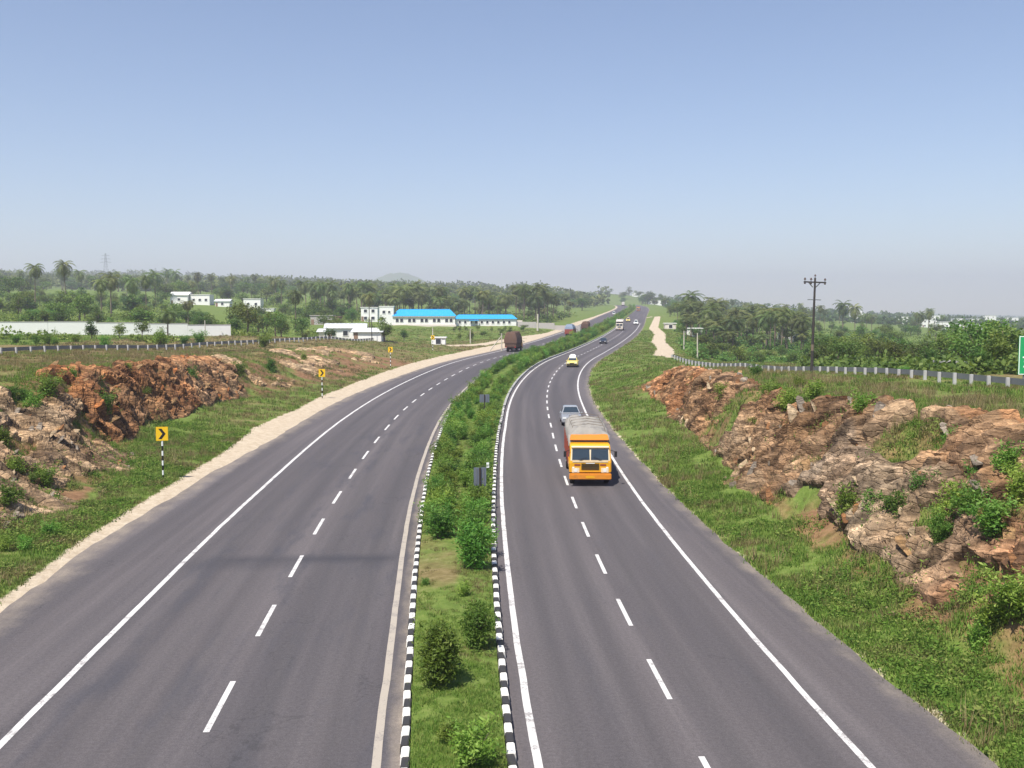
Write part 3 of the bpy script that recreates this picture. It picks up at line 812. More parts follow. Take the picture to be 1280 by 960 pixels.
def shrub_template(seed, h, r, clumps=55, per=26, leaf=.17, aspect=.34):
    rng = np.random.default_rng(seed); cs = []; cv = []
    rr_ = random.Random(seed); stems = MB()
    tips = []
    for i in range(9):
        a = rr_.uniform(0, 6.283); rad = r * rr_.uniform(.15, .75); hh = h * rr_.uniform(.6, .95)
        stems.tube([(rr_.uniform(-.06, .06), rr_.uniform(-.06, .06), -.12), (rad * .45 * math.cos(a), rad * .45 * math.sin(a), hh * .55), (rad * math.cos(a), rad * math.sin(a), hh)], [.022, .015, .006], 5)
        tips.append((rad * math.cos(a), rad * math.sin(a), hh))
    for i in range(clumps):
        t = tips[rng.integers(len(tips))]
        f = rng.uniform(.25, 1.1)
        p = np.array(t) * f + rng.normal(size=3) * np.array([r * .28, r * .28, h * .10]); p[2] = max(.08, p[2])
        k = int(per * rng.uniform(.6, 1.4)); tone = np.clip(rng.normal(.48, .22), 0, 1)
        cs.append(p + rng.normal(size=(k, 3)) * .12 * np.array([1, 1, .9])); cv.append(np.clip(tone + rng.normal(size=k) * .17, 0, 1))
    C = np.concatenate(cs); C[:, 2] = np.maximum(C[:, 2], .03)
    V, F = leaf_quads(C, leaf, aspect, rng, .3, .25)
    return setmat(np_mesh('foliage', V, F, {'leafv': np.repeat(np.concatenate(cv), 4)}), M['shrub']), setmat(stems.mesh('stem'), M['bark'])
SHRUBS = [shrub_template(40 + i, h, r, c) for i, (h, r, c) in enumerate([(1.5, .85, 75), (1.3, .75, 60), (1.7, .9, 85), (1.2, .8, 62), (1.45, .7, 60)])]
SHRUBS += [shrub_template(50, 1.5, .52, 190, 30, .14, .3), shrub_template(51, 1.35, .45, 110, 24, .14, .28)]
def palm_template(seed, h, fr=3.7, nf=28):
    r = random.Random(seed); rng = np.random.default_rng(seed)
    lean = r.uniform(-.9, .9); lean2 = r.uniform(-.9, .9)
    mb = MB(); pts = []; rad = []
    for i in range(7):
        t = i / 6; pts.append((lean * t * t, lean2 * t * t, -.3 + (h + .3) * t)); rad.append(.22 * (1 - .45 * t) + (.10 if i == 0 else 0))
    mb.tube(pts, [q * .85 for q in rad], 8)
    top = Vector(pts[-1]); Vs = []; Fs = []; lv = []
    n = 0
    for k in range(nf):
        a = 2.399 * k + r.uniform(-.2, .2); el = 1.2 - 2.1 * k / nf + r.uniform(-.15, .15); L = fr * r.uniform(.85, 1.1)
        tone = np.clip((.75 if k > nf * .75 else .4) + r.gauss(0, .15), 0, 1)
        hd = Vector((math.cos(a), math.sin(a), 0)); p = top.copy(); e = el; ns = 9; prev = None
        side = Vector((-math.sin(a), math.cos(a), 0))
        for j in range(ns + 1):
            t = j / ns; d = hd * math.cos(e) + Vector((0, 0, 1)) * math.sin(e)
            if j:
                ll = .95 * math.sin(math.pi * min(1, .12 + t * .86)) * fr / 3.6 + .12
                for sg in (-1, 1):
                    for q in (0, .5):
                        b = p + d * (L / ns) * q
                        tip = b + side * sg * ll * .8 + d * ll * .45 - Vector((0, 0, 1)) * ll * r.uniform(.25, .6)
                        Vs += [b - d * .05, b + d * .13, tip]; Fs.append((n, n + 1, n + 2)); n += 3; lv += [np.clip(tone + r.gauss(0, .08), 0, 1)] * 3
            p = p + d * (L / ns); e -= (1.5 + .5 * math.cos(el)) / ns
    cm = np_mesh('crown', np.array([tuple(v) for v in Vs]), np.array(Fs), {'leafv': np.array(lv)})
    return setmat(cm, M['palm']), setmat(mb.mesh('trunk', smooth=True), M['bark'])
PALMS = [palm_template(60 + i, h) for i, h in enumerate([10, 11.5, 9, 13, 8])]
PALM_H = [10, 11.5, 9, 13, 8]

def plant(kind, tpl, names, label, cat, x, y, sc=1.0, group=None, z=None, rz=None, sink=.05, sz=None):
    z = gz(x, y) if z is None else z
    t = thing(kind, label, cat, (x, y, z - sink), (0, 0, random.uniform(0, 6.28) if rz is None else rz), group, (sc, sc, sz or sc))
    obj(names[0], tpl[0], None, t); obj(names[1], tpl[1], None, t)
    return t
def tree(x, y, h, label, group=None, k=None, z=None, wide=1.0, name='broadleaf_tree', cat='tree'):
    k = random.randrange(len(TREES)) if k is None else k
    s = h / TREE_H[k]
    return plant(name, TREES[k], ('crown', 'trunk'), label, cat, x, y, s * wide, group, z, sz=s)
def palm(x, y, h, label, group=None, k=None, z=None, wide=1.0):
    k = random.randrange(len(PALMS)) if k is None else k
    s = h / PALM_H[k]
    return plant('coconut_palm', PALMS[k], ('crown', 'trunk'), label, 'palm tree', x, y, max(s, .8) * wide * random.uniform(.85, 1.12), group, z, sz=s)
def shrub(x, y, sc, label, group=None, k=None, z=None, name='leafy_shrub'):
    k = random.randrange(5) if k is None else k
    return plant(name, SHRUBS[k], ('foliage', 'stem'), label, 'shrub', x, y, sc, group, z)

# ================================================================== VEHICLES
def wheel(parent, x, y, r, w, double=False):
    wl_ = obj('wheel', None, None, parent, (x, y, r))
    sg = 1 if x > 0 else -1
    prof = [(-w / 2, r * .62), (-w / 2, r * .93), (-w * .32, r), (w * .32, r), (w / 2, r * .93), (w / 2, r * .62)]
    n = 18; V = []; F = []
    for k in range(n):
        a = 2 * math.pi * k / n
        for (px, pr) in prof: V.append((px, pr * math.cos(a), pr * math.sin(a)))
    m = len(prof)
    for k in range(n):
        for j in range(m):
            F.append((k * m + j, k * m + (j + 1) % m, ((k + 1) % n) * m + (j + 1) % m, ((k + 1) % n) * m + j))
    obj('tyre', MB().add(V, F).mesh('tyre', smooth=True), M['rubber'], wl_)
    rb = MB(); rb.tube([(-w * .42, 0, 0), (w * .36, 0, 0), (w * .44, 0, 0)], [r * .63, r * .63, r * .4], 16); rb.tube([(w * .40, 0, 0), (w * .55, 0, 0)], r * .16, 10)
    ri = obj('rim', rb.mesh('rim'), M['rim'], wl_)
    if sg < 0: ri.rotation_euler = (0, 0, math.pi)
    return wl_
def veh_pose(s, o, oncoming):
    x, y, z = road_xyz(s, o, .005)
    th = float(np.interp(s, S, _th)); sl = float((np.interp(s + 3, S, _z) - np.interp(s - 3, S, _z)) / 6)
    return (float(x), float(y), float(z)), ((-math.atan(sl) if oncoming else math.atan(sl)), 0, -th + (math.pi if oncoming else 0))

def lump_load(mb_name, x0, x1, y0, y1, z0, h, amp, seed, edge=.25, nx=22, ny=40):
    """a heaped, covered load: closed lumpy block"""
    u = np.linspace(0, 1, nx); v = np.linspace(0, 1, ny)
    U, Vv = np.meshgrid(u, v, indexing='xy')
    X = x0 + (x1 - x0) * U; Y = y0 + (y1 - y0) * Vv
    e = np.minimum(np.minimum(U, 1 - U) * (x1 - x0), np.minimum(Vv, 1 - Vv) * (y1 - y0))
    Z = z0 + h * sstep(-edge, edge * 2.2, e) + (fbm(X * 1.7 + seed, Y * 1.7) - .5) * amp + (np.abs(vnoise(X * 4 + seed, Y * 1.2) - .5)) * amp * .35
    P = np.stack([X, Y, Z], -1).reshape(-1, 3); F = grid_faces(ny, nx).tolist()
    n = len(P); P = P.tolist()
    rim = [i for i in range(nx)] + [j * nx + nx - 1 for j in range(1, ny)] + [(ny - 1) * nx + i for i in range(nx - 2, -1, -1)] + [j * nx for j in range(ny - 2, 0, -1)]
    for i in rim: P.append([P[i][0], P[i][1], z0 - .5])
    for a in range(len(rim)):
        b = (a + 1) % len(rim); F.append((rim[a], n + a, n + b, rim[b]))
    return MB().add(P, F).mesh(mb_name, smooth=True)

def truck(name, label, s, o, oncoming, cab='truck_yellow', lower='truck_orange', body='truck_red', load='tarp', load_h=.75, group=None, L=8.4, board=True, overhang=.0, parcel=False):
    loc, rot = veh_pose(s, o, oncoming)
    t = thing(name, label, 'truck', loc, (rot[0], rot[1], rot[2] + (R(-2.6) if load == 'tarp' else 0)), group)
    f = L / 2; w = 1.18
    # chassis, wheels
    mb = MB()
    for x in (-.42, .42): mb.box((x, -.1, .82), (.12, L - .7, .2))
    mb.box((0, f - 1.0, .72), (1.9, 1.3, .3)); mb.box((.75, .4, .66), (.5, 1.0, .45)); mb.box((-.75, .3, .66), (.5, .7, .4))
    mb.box((0, f - 1.2, .5), (1.5, .14, .14)); mb.box((0, -f + 2.1, .5), (1.7, .16, .16))
    obj('chassis', mb.mesh('chassis'), M['chassis'], t)
    for sx in (-1, 1):
        wheel(t, sx * .98, f - 1.15, .48, .28); wheel(t, sx * .93, -f + 2.1, .48, .46)
    # cab
    cabp = [(f - 1.75, .95), (f - 1.75, 2.34), (f - .42, 2.34), (f - .16, 2.16), (f - .02, 1.42), (f, 1.34), (f, .78), (f - .72, .78), (f - .76, 1.0), (f - 1.5, 1.0)]
    cb = obj('cab', MB().prism(cabp, -w, w, .07, 1.4).mesh('cab', .045), M[cab], t)
    # windscreen on the raked front, split in two panes with a cream surround
    def onfront(z): return f - .02 - (z - 1.42) * (.14 / .74)
    za, zb = 1.50, 2.10
    wa, wb = w - .16, w - .2
    def pane(x0, x1, z0, z1, off, inx):
        y0, y1 = onfront(z0) + off, onfront(z1) + off
        vs = [(x0, y0, z0), (x1, y0, z0), (x1 - inx, y1, z1), (x0 + inx, y1, z1), (x0, y0 - .05, z0), (x1, y0 - .05, z0), (x1 - inx, y1 - .05, z1), (x0 + inx, y1 - .05, z1)]
        return MB().add(vs, [(0, 1, 2, 3), (7, 6, 5, 4), (0, 4, 5, 1), (1, 5, 6, 2), (2, 6, 7, 3), (3, 7, 4, 0)])
    fr = obj('windscreen_frame', pane(-w + .07, w - .07, za - .05, zb + .035, .012, .05).mesh('windscreen_frame', .01), M['truck_cream'], cb)
    obj('windscreen', pane(-wa, -.03, za, zb, .022, .02).mesh('windscreen'), M['glass'], cb)
    obj('windscreen', pane(.03, wa, za, zb, .022, .02).mesh('windscreen'), M['glass'], cb)
    obj('sun_visor', MB().box((0, f - .16, 2.22), (2.1, .2, .04), rx=-.25).mesh('sun_visor', .01), M['truck_cream'], cb)
    for sx in (-1, 1):
        obj('side_window', MB().box((sx * (w - .045), f - .85, 1.80), (.05, .72, .5), ry=-sx * .07).mesh('side_window', .01), M['glass'], cb)
        dr = obj('door', MB().box((sx * (w + .002), f - .9, 1.22), (.03, .95, .52)).mesh('door', .012), M[cab], cb)
        obj('door_handle', MB().box((sx * (w + .03), f - 1.25, 1.36), (.03, .14, .03)).mesh('door_handle'), M['chassis'], dr)
        mm = MB(); mm.tube([(sx * (w - .05), f - .1, 2.05), (sx * (w + .22), f + .02, 1.98)], .018, 6); mm.box((sx * (w + .24), f + .02, 1.84), (.15, .06, .32))
        obj('mirror', mm.mesh('mirror', .008), M['chassis'], cb)
        hl = obj('headlight', MB().tube([(sx * .82, f - .02, .92), (sx * .82, f + .035, .92)], .105, 14).mesh('headlight'), M['lamp'], cb)
        obj('lamp_ring', MB().box((sx * .82, f + .004, .92), (.42, .03, .27)).mesh('lamp_ring', .01), M['truck_cream'], hl)
    g = MB()
    for i in range(5): g.box((0, f + .012, .98 + i * .075), (1.0, .04, .035))
    obj('grille', g.mesh('grille'), M['chassis'], cb)
    obj('bonnet_stripe', MB().box((0, f + .006, 1.40), (2.0, .03, .07)).mesh('bonnet_stripe', .008), M['truck_cream'], cb)
    if cab == 'truck_yellow':
        for (px_, pz_, pw_, ph_, pm_) in ((-.72, 1.22, .34, .10, 'truck_red'), (.72, 1.22, .34, .10, 'truck_red'), (0, 1.30, .5, .06, 'sign_white'), (-.95, 1.05, .12, .12, 'sign_white'), (.95, 1.05, .12, .12, 'sign_white')):
            obj('painted_panel', MB().box((px_, f + .004, pz_), (pw_, .02, ph_)).mesh('painted_panel', .004), M[pm_], cb)
        for sx in (-1, 1): obj('wiper', MB().box((sx * .42, f + .02, 1.58), (.5, .02, .022), ry=sx * .35).mesh('wiper'), M['chassis'], cb)
    bp = obj('bumper', MB().box((0, f + .06, .58), (2.36, .2, .34)).mesh('bumper', .04), M[lower], t)
    obj('number_plate', MB().box((0, f + .165, .56), (.5, .012, .14)).mesh('number_plate'), M['truck_yellow'], bp)
    for sx in (-1, 1): obj('indicator', MB().box((sx * .95, f + .16, .62), (.22, .02, .1)).mesh('indicator', .004), M['truck_orange'], bp)
    # cargo body of boards with ribs
    y0, y1 = -f, f - 1.85; zf = 1.12; hb = 1.15 if not parcel else 2.2
    bd = MB(); bd.box((0, (y0 + y1) / 2, zf - .08), (2.36, y1 - y0, .16)); bed = obj('cargo_bed', bd.mesh('cargo_bed', .01), M[body], t)
    for sx in (-1, 1):
        nb = 4 if not parcel else 1
        for i in range(nb):
            obj('side_board', MB().box((sx * 1.155, (y0 + y1) / 2, zf + (i + .5) * hb / nb), (.045, y1 - y0, hb / nb - .025)).mesh('side_board', .006), M[body], bed)
        for i in range(6):
            yy = y0 + .15 + i * (y1 - y0 - .3) / 5
            obj('side_rib', MB().box((sx * 1.19, yy, zf + hb / 2 - .05), (.05, .09, hb + .15)).mesh('side_rib'), M[body], bed)
    tg = obj('tailgate', MB().box((0, y0 - .02, zf + hb / 2), (2.32, .05, hb)).mesh('tailgate', .006), M[body], bed)
    for sx in (-1, 1): obj('tail_lamp', MB().box((sx * .95, y0 - .06, zf - .12), (.26, .06, .13)).mesh('tail_lamp', .006), M['red_lamp'], tg)
    if board:
        hb2 = obj('headboard', MB().box((0, y1 + .02, zf + .80), (2.36, .06, 1.6)).mesh('headboard', .01), M[body], bed)
        ck = MB(); ck.box((0, y1 + .50, 2.62), (2.24, .7, .30), top=(.94, .7)); obj('overhead_box', ck.mesh('overhead_box', .03), M['truck_orange'], bed)
    ld = lump_load('load', -1.12 - overhang, 1.12 + overhang, y0 + .05 - overhang, y1 + (.55 if load == 'tarp' else -.02), zf + hb + (.34 if load == 'tarp' else 0), load_h - (.40 if load == 'tarp' else 0), .5, s)
    lo = obj('covered_load', ld, M[load], t)
    rp = MB()
    for i in range(5):
        yy = y0 + .5 + i * (y1 - y0 - 1) / 4
        rp.tube([(-1.14 - overhang, yy, zf + hb * .8), (-.9, yy, zf + hb + load_h * .9 + .1), (0, yy, zf + hb + load_h + .15), (.9, yy, zf + hb + load_h * .9 + .1), (1.14 + overhang, yy, zf + hb * .8)], .018, 5)
    obj('rope', rp.mesh('rope'), M['bark'], lo)
    return t

def car(name, label, s, o, oncoming, paint, L=4.1, W=1.64, H=1.44, van=False, cat='car', group=None, roofrack=False):
    loc, rot = veh_pose(s, o, oncoming)
    t = thing(name, label, cat, loc, rot, group)
    f = L / 2; w = W / 2
    if van:
        low = [(-f, .35), (-f, .98), (f - .35, .98), (f - .04, .86), (f, .6), (f - .03, .32), (-f + .1, .28)]
        gh = [(-f + .02, .97), (-f + .12, H), (f - 1.15, H), (f - .42, .97)]
    else:
        low = [(-f, .42), (-f + .03, .78), (-f + .2, .90), (-f + .75, .93), (f - 1.35, .93), (f - .35, .80), (f - .04, .68), (f, .5), (f - .08, .27), (-f + .12, .27)]
        gh = [(-f + .55, .92), (-f + 1.05, H), (f - 2.05, H), (f - 1.25, .92)]
    body = obj('body', MB().prism(low, -w, w, .12, .75).mesh('body', .06), M[paint], t)
    gm = obj('cabin', MB().prism(gh, -w + .04, w - .04, .42, .92).mesh('cabin', .05), M[paint], t)
    # windows a little proud of the cabin
    (ya, za), (yb, zb), (yc, zc_), (yd, zd) = gh
    def slab(p0, p1, x0, x1, off):
        (y0, z0), (y1, z1) = p0, p1; d = Vector((0, y1 - y0, z1 - z0)).normalized(); n = Vector((0, d.z, -d.y)) * off
        e = lambda y, z, k: (y + (y1 - y0) * k, z + (z1 - z0) * k)
        (u0, v0), (u1, v1) = e(y0, z0, .14), e(y0, z0, .88)
        a = .42 * (v0 - .92); b = .42 * (v1 - .92)
        q = [(x0 + a, u0, v0), (x1 - a, u0, v0), (x1 - b, u1, v1), (x0 + b, u1, v1)]
        vs = [(x, y + n.y, z + n.z) for x, y, z in q] + [(x, y - n.y, z - n.z) for x, y, z in q]
        return MB().add(vs, [(0, 1, 2, 3), (7, 6, 5, 4), (0, 4, 5, 1), (1, 5, 6, 2), (2, 6, 7, 3), (3, 7, 4, 0)])
    obj('windscreen', slab((yd, zd), (yc, zc_), -w + .12, w - .12, .016).mesh('windscreen'), M['glass'], gm)
    obj('rear_window', slab((ya, za), (yb, zb), -w + .14, w - .14, .016).mesh('rear_window'), M['glass'], gm)
    for sx in (-1, 1):
        for (p, q) in ((.10, .48), (.53, .93)):
            z0, z1 = .99, H - .1
            def yy(k, z):
                tz = (z - .92) / (H - .92)
                lo_ = ya + (yb - ya) * tz; hi_ = yd + (yc - yd) * tz
                return lo_ + (hi_ - lo_) * k
            def xx(z, off): return sx * (w - .04 - .42 * (z - .92) + off)
            qv = [(xx(z0, .012), yy(p, z0), z0), (xx(z0, .012), yy(q, z0), z0), (xx(z1, .012), yy(q, z1), z1), (xx(z1, .012), yy(p, z1), z1)]
            vs = qv + [(x - sx * .03, y, z) for x, y, z in qv]
            obj('side_window', MB().add(vs, [(0, 1, 2, 3), (7, 6, 5, 4), (0, 4, 5, 1), (1, 5, 6, 2), (2, 6, 7, 3), (3, 7, 4, 0)]).mesh('side_window'), M['glass'], gm)
        obj('headlight', MB().box((sx * (w - .24), f - .05, .66), (.3, .12, .14)).mesh('headlight', .02), M['lamp'], body)
        obj('tail_lamp', MB().box((sx * (w - .18), -f + .03, .72), (.22, .1, .2)).mesh('tail_lamp', .02), M['red_lamp'], body)
        obj('mirror', MB().box((sx * (w + .06), f - 1.3, .98), (.16, .1, .12)).mesh('mirror', .02), M[paint], body)
        wheel(t, sx * (w - .1), f - .72, .30, .18); wheel(t, sx * (w - .1), -f + .72, .30, .18)
    obj('bumper', MB().box((0, f + .01, .42), (W - .08, .12, .18)).mesh('bumper', .04), M['chassis'] if paint != 'silver' else M[paint], body)
    obj('bumper', MB().box((0, -f - .01, .44), (W - .08, .12, .18)).mesh('bumper', .04), M['chassis'], body)
    obj('grille', MB().box((0, f - .0, .63), (.7, .06, .12)).mesh('grille'), M['chassis'], body)
    if roofrack:
        rk = MB()
        for yy_ in (-.5, .1): rk.box((0, yy_ - .2, H + .06), (W - .5, .05, .05))
        r_ = obj('roof_rack', rk.mesh('roof_rack'), M['dark_steel'], t)
        obj('luggage_bundle', lump_load('luggage_bundle', -.5, .5, -.9, .2, H + .16, .32, .15, 3, .15, 10, 12), M['car_white'], r_)
    return t

truck('loaded_truck', 'orange and yellow truck with a grey tarpaulin load coming towards the camera', 61.2, 7.5, True, L=8.2, load_h=.85, overhang=.06)
car('silver_car', 'silver car following close behind the orange truck', 86.0, 8.2, True, 'silver')
car('taxi_car', 'pale yellow car with luggage on its roof on the right carriageway', 160.0, 8.5, True, 'car_yellow', roofrack=True)
car('dark_car', 'dark blue car alone on the right carriageway where it bends', 252.0, 6.9, True, 'car_dark')
truck('box_truck', 'dull white truck far along the right carriageway beside the median', 345.0, 5.6, True, 'truck_dull', 'truck_dull', 'truck_dull', 'truck_dull', .15, L=8, board=False, parcel=True)
car('white_van', 'white van on the outer lane of the far right carriageway', 400.0, 9.6, True, 'car_white', 4.4, 1.75, 1.95, van=True, cat='van')
car('small_van', 'pale yellow van next to the median on the far right carriageway', 440.0, 5.6, True, 'car_yellow', 4.2, 1.7, 1.9, van=True, cat='van')
truck('far_truck', 'reddish truck far up the right carriageway just below the crest', 690.0, 5.8, True, 'truck_red', 'truck_red', 'truck_red', 'brown_load', .6, L=8)
truck('brown_truck', 'truck piled high with a brown load driving away on the left carriageway', 214.0, -8.6, False, 'truck_orange', 'truck_red', 'brown_load', 'brown_load', 1.75, L=8.4, overhang=.22)
truck('blue_truck', 'truck under a grey blue cover driving away on the left carriageway', 292.0, -5.6, False, 'truck_red', 'truck_red', 'truck_red', 'truck_blue', 1.2, L=8.6, overhang=.05)
truck('red_truck', 'rusty red truck driving away beyond the blue covered one', 338.0, -5.2, False, 'truck_red', 'truck_red', 'brown_load', 'brown_load', .7, L=8.4)
car('white_car', 'white van driving away high up the far left carriageway', 575.0, -5.5, False, 'car_white', 4.6, 1.8, 2.1, van=True, cat='van')
truck('crest_truck', 'white truck at the crest of the hill on the left carriageway', 960.0, -6.0, False, 'truck_dull', 'truck_dull', 'truck_dull', 'truck_dull', .2, L=9, board=False, parcel=True)

# ================================================================== SIGNS, RAILS, POLES
def chevron_sign(u, v, Yd, label, sc=1.0):
    x, y = at(u, Yd), Yd
    z = gz(x, y)
    t = thing('chevron_sign', label, 'road sign', (x, y, z - .05), (0, 0, math.atan2(x, y) * -.6 + random.uniform(-.06, .06)), 'yellow chevron signs on the left verge')
    n = 8; hp = 2.25; ph = hp / n
    for i in range(n):
        obj('post_band', MB().tube([(0, 0, i * ph - (.35 if i == 0 else 0)), (0, 0, (i + 1) * ph)], .05, 10).mesh('post_band'), M['black_sign'] if i % 2 == 0 else M['sign_white'], t)
    b = obj('sign_board', MB().box((0, -.05, hp + .42), (.66, .025, .80)).mesh('sign_board', .006), M['yellow_sign'], t)
    ch = [(-.20, .30), (-.02, .30), (.20, 0), (-.02, -.30), (-.20, -.30), (.02, 0)]
    zc = hp + .42
    V = [(px, -.068, zc + pz) for px, pz in ch] + [(px, -.062, zc + pz) for px, pz in ch]
    F = [(0, 1, 2, 5), (5, 2, 3, 4), (11, 8, 7, 6), (10, 9, 8, 11)] + [(i, (i + 1) % 6, 6 + (i + 1) % 6, 6 + i) for i in range(6)]
    obj('chevron', MB().add(V, F).mesh('chevron'), M['black_sign'], b)
    obj('back_bracket', MB().box((0, -.02, hp + .42), (.5, .04, .05)).mesh('back_bracket'), M['sign_back'], t)
    return t
chevron_sign(200, 602, 58.5, 'yellow chevron sign on a banded post, the nearest one on the left')
chevron_sign(402, 497, 106.0, 'yellow chevron sign, the second nearest along the left verge')
chevron_sign(488, 466, 152.0, 'yellow chevron sign, the third along the left verge near the bend')
chevron_sign(541, 448, 195.0, 'farthest yellow chevron sign on the left verge by the white hut')

def median_sign(s, o, h, bw, bh, label, plates):
    x, y, z = road_xyz(s, o); z = float(med_z(np.array([s]), np.array([o]))[0])
    t = thing('median_sign', label, 'road sign', (float(x), float(y), z), (0, 0, R(4)), 'grey signs on the median seen from behind')
    obj('post', MB().tube([(0, 0, -.3), (0, 0, h)], .05, 10).mesh('post'), M['dark_steel'], t)
    b = obj('sign_board', MB().box((0, .06, h - bh / 2), (bw, .03, bh)).mesh('sign_board', .01), M['sign_back'], t)
    for dx in (-bw * .28, bw * .28): obj('stiffener', MB().box((dx, .035, h - bh / 2), (.05, .03, bh - .08)).mesh('stiffener'), M['galv'], b)
    if plates:
        for dz in (.02, .17): obj('reflector', MB().box((bw * .62, .04, h + .02 + dz), (.13, .02, .11)).mesh('reflector', .004), M['sign_white'], t)
        obj('reflector_arm', MB().box((bw * .32, .04, h + .07), (bw * .7, .03, .03)).mesh('reflector_arm'), M['dark_steel'], t)
median_sign(50.2, 1.1, 2.0, .62, .92, 'grey back of a median sign rising from shrubs beside the truck', True)
median_sign(88.5, .9, 2.0, .85, .70, 'small blue grey sign back farther up the leafy median', False)

def guard_rail(name, label, pts, spacing, s_group):
    P = [np.array(p, float) for p in pts]
    seg = [np.linalg.norm(b - a) for a, b in zip(P[:-1], P[1:])]
    tot = sum(seg); cum = np.concatenate([[0], np.cumsum(seg)])
    def pt(d): return np.array([np.interp(d, cum, [p[0] for p in P]), np.interp(d, cum, [p[1] for p in P])])
    p0 = pt(0); t = thing(name, label, 'guard rail', (p0[0], p0[1], gz(*p0)), (0, 0, 0), s_group)
    base = np.array(t.location)
    post = setmat(MB().box((0, 0, .16), (.20, .18, 1.12)).mesh('post', .02), M['post_white'])
    n = int(tot / spacing)
    ds = np.linspace(0, tot, n + 1)
    xy = np.array([pt(d) for d in ds]); zz = ground_z(xy[:, 0], xy[:, 1])
    zz = np.convolve(np.pad(zz, 3, mode='edge'), np.ones(7) / 7, 'valid')
    side = 1 if P[0][0] < 0 else -1
    for i in range(n + 1):
        d = pt(min(ds[i] + .5, tot)) - pt(max(ds[i] - .5, 0)); a = math.atan2(d[1], d[0]) - math.pi / 2
        obj('post', post, None, t, (xy[i, 0] - base[0], xy[i, 1] - base[1], zz[i] - base[2] + random.uniform(-.03, .03)), (random.gauss(0, .015), random.gauss(0, .02), a))
    prof = [(0, .34), (.06, .38), (.06, .46), (.0, .50), (.0, .56), (.06, .60), (.06, .68), (0, .72), (-.02, .72), (-.02, .34)]
    V = []; F = []
    m = len(prof)
    for i in range(n + 1):
        d = pt(min(ds[i] + .5, tot)) - pt(max(ds[i] - .5, 0)); d /= np.linalg.norm(d); nn = np.array([d[1], -d[0]]) * side
        for (k, h) in prof:
            q = xy[i] - nn * (.16 + k)
            V.append((q[0] - base[0], q[1] - base[1], zz[i] - base[2] + h))
    for i in range(n):
        for j in range(m): F.append((i * m + j, i * m + (j + 1) % m, (i + 1) * m + (j + 1) % m, (i + 1) * m + j))
    obj('rail_beam', MB().add(V, F).mesh('rail_beam'), M['galv'], t)
guard_rail('guard_rail', 'guard rail on white posts above the left rock face', [(-51.5, 91), (-50, 100), (-42, 150), (-34, 210), (-31, 238)], 2.35, 'guard rails along the top of the cutting')
guard_rail('guard_rail', 'guard rail on white posts above the right rock face', [(30.0, 54), (29.6, 60), (29.0, 98), (28, 120), (27, 152), (26.5, 170)], 2.35, 'guard rails along the top of the cutting')

def power_pole(u, Yd, h, label):
    x, y = at(u, Yd), Yd; z = gz(x, y)
    t = thing('power_pole', label, 'power pole', (x, y, z), (0, R(1.2), R(20)))
    mb = MB(); mb.tube([(0, 0, -.6), (0, 0, h * .55)], [.15, .13], 10); mb.tube([(0, 0, h * .55), (0, 0, h)], [.115, .09], 10)
    obj('pole', mb.mesh('pole', smooth=False), M['dark_steel'], t)
    ca = MB(); ca.box((0, 0, h - .42), (2.5, .12, .13)); ca.box((-.45, .08, h - .65), (.06, .05, .75), ry=R(-48)); ca.box((.45, .08, h - .65), (.06, .05, .75), ry=R(48))
    arm = obj('cross_arm', ca.mesh('cross_arm'), M['dark_steel'], t)
    for dx in (-1.15, -.45, 1.15):
        i_ = MB(); i_.tube([(dx, 0, h - .36), (dx, 0, h - .22), (dx, 0, h - .21), (dx, 0, h - .12), (dx, 0, h - .11), (dx, 0, h - .02)], [.03, .03, .11, .11, .075, .06], 10)
        i_.tube([(dx, 0, h - .50), (dx, 0, h - .62)], [.10, .07], 10)
        obj('insulator', i_.mesh('insulator'), M['porcelain'], arm)
    i_ = MB(); i_.tube([(0, 0, h - .05), (0, 0, h + .15), (0, 0, h + .16), (0, 0, h + .32)], [.03, .03, .10, .06], 10); obj('insulator', i_.mesh('insulator'), M['porcelain'], t)
    sb = MB(); sb.box((0, 0, h - 2.1), (1.5, .07, .07)); obj('lower_arm', sb.mesh('lower_arm'), M['galv'], t)
    obj('anti_climb_band', MB().tube([(0, 0, 2.3), (0, 0, 2.9)], .155, 10).mesh('anti_climb_band'), M['bark'], t)
    return t, (x, y, z + h)
pp, ptop = power_pole(1015, 99.0, 9.3, 'tall dark power pole with cross arm standing behind the right guard rail')
def plain_pole(u, v0, v1, Yd, label, mat='concrete', r=.12, stay=False, arm=False, group=None):
    x, y = at(u, Yd), Yd; z = gz(x, y); h = (v0 - v1) / FPX * Yd
    t = thing('utility_pole', label, 'pole', (x, y, z), (0, R(random.uniform(-1, 1)), 0), group)
    mb = MB(); n4 = 4; mb.tube([(0, 0, -.5), (0, 0, h)], [r * 1.25, r * .8], 6); obj('pole', mb.mesh('pole'), M[mat], t)
    if arm:
        obj('cross_arm', MB().box((0, 0, h - .35), (1.3, .09, .09)).mesh('cross_arm'), M['dark_steel'], t)
        for dx in (-.55, 0, .55): obj('insulator', MB().tube([(dx, 0, h - .3), (dx, 0, h - .2), (dx, 0, h - .08)], [.04, .08, .05], 8).mesh('insulator'), M['porcelain'], t)
    if stay:
        obj('stay_pole', MB().tube([(-h * .75, -.4, -.4), (-.05, 0, h * .85)], [r, r * .8], 6).mesh('stay_pole'), M[mat], t)
    return t
plain_pole(872, 452, 419, 190, 'tall pale concrete pole beside the dirt track', arm=True)
plain_pole(855, 447, 422, 215, 'shorter pale pole left of its taller twin by the dirt track')
plain_pole(627, 432, 409, 215, 'concrete pole with a slanting stay beside the brown truck', stay=True, arm=True)
plain_pole(588, 428, 409, 235, 'concrete pole in front of the low blue roofed wing', arm=True)
plain_pole(541, 427, 406, 225, 'slim white pole beside the small white hut', r=.1)
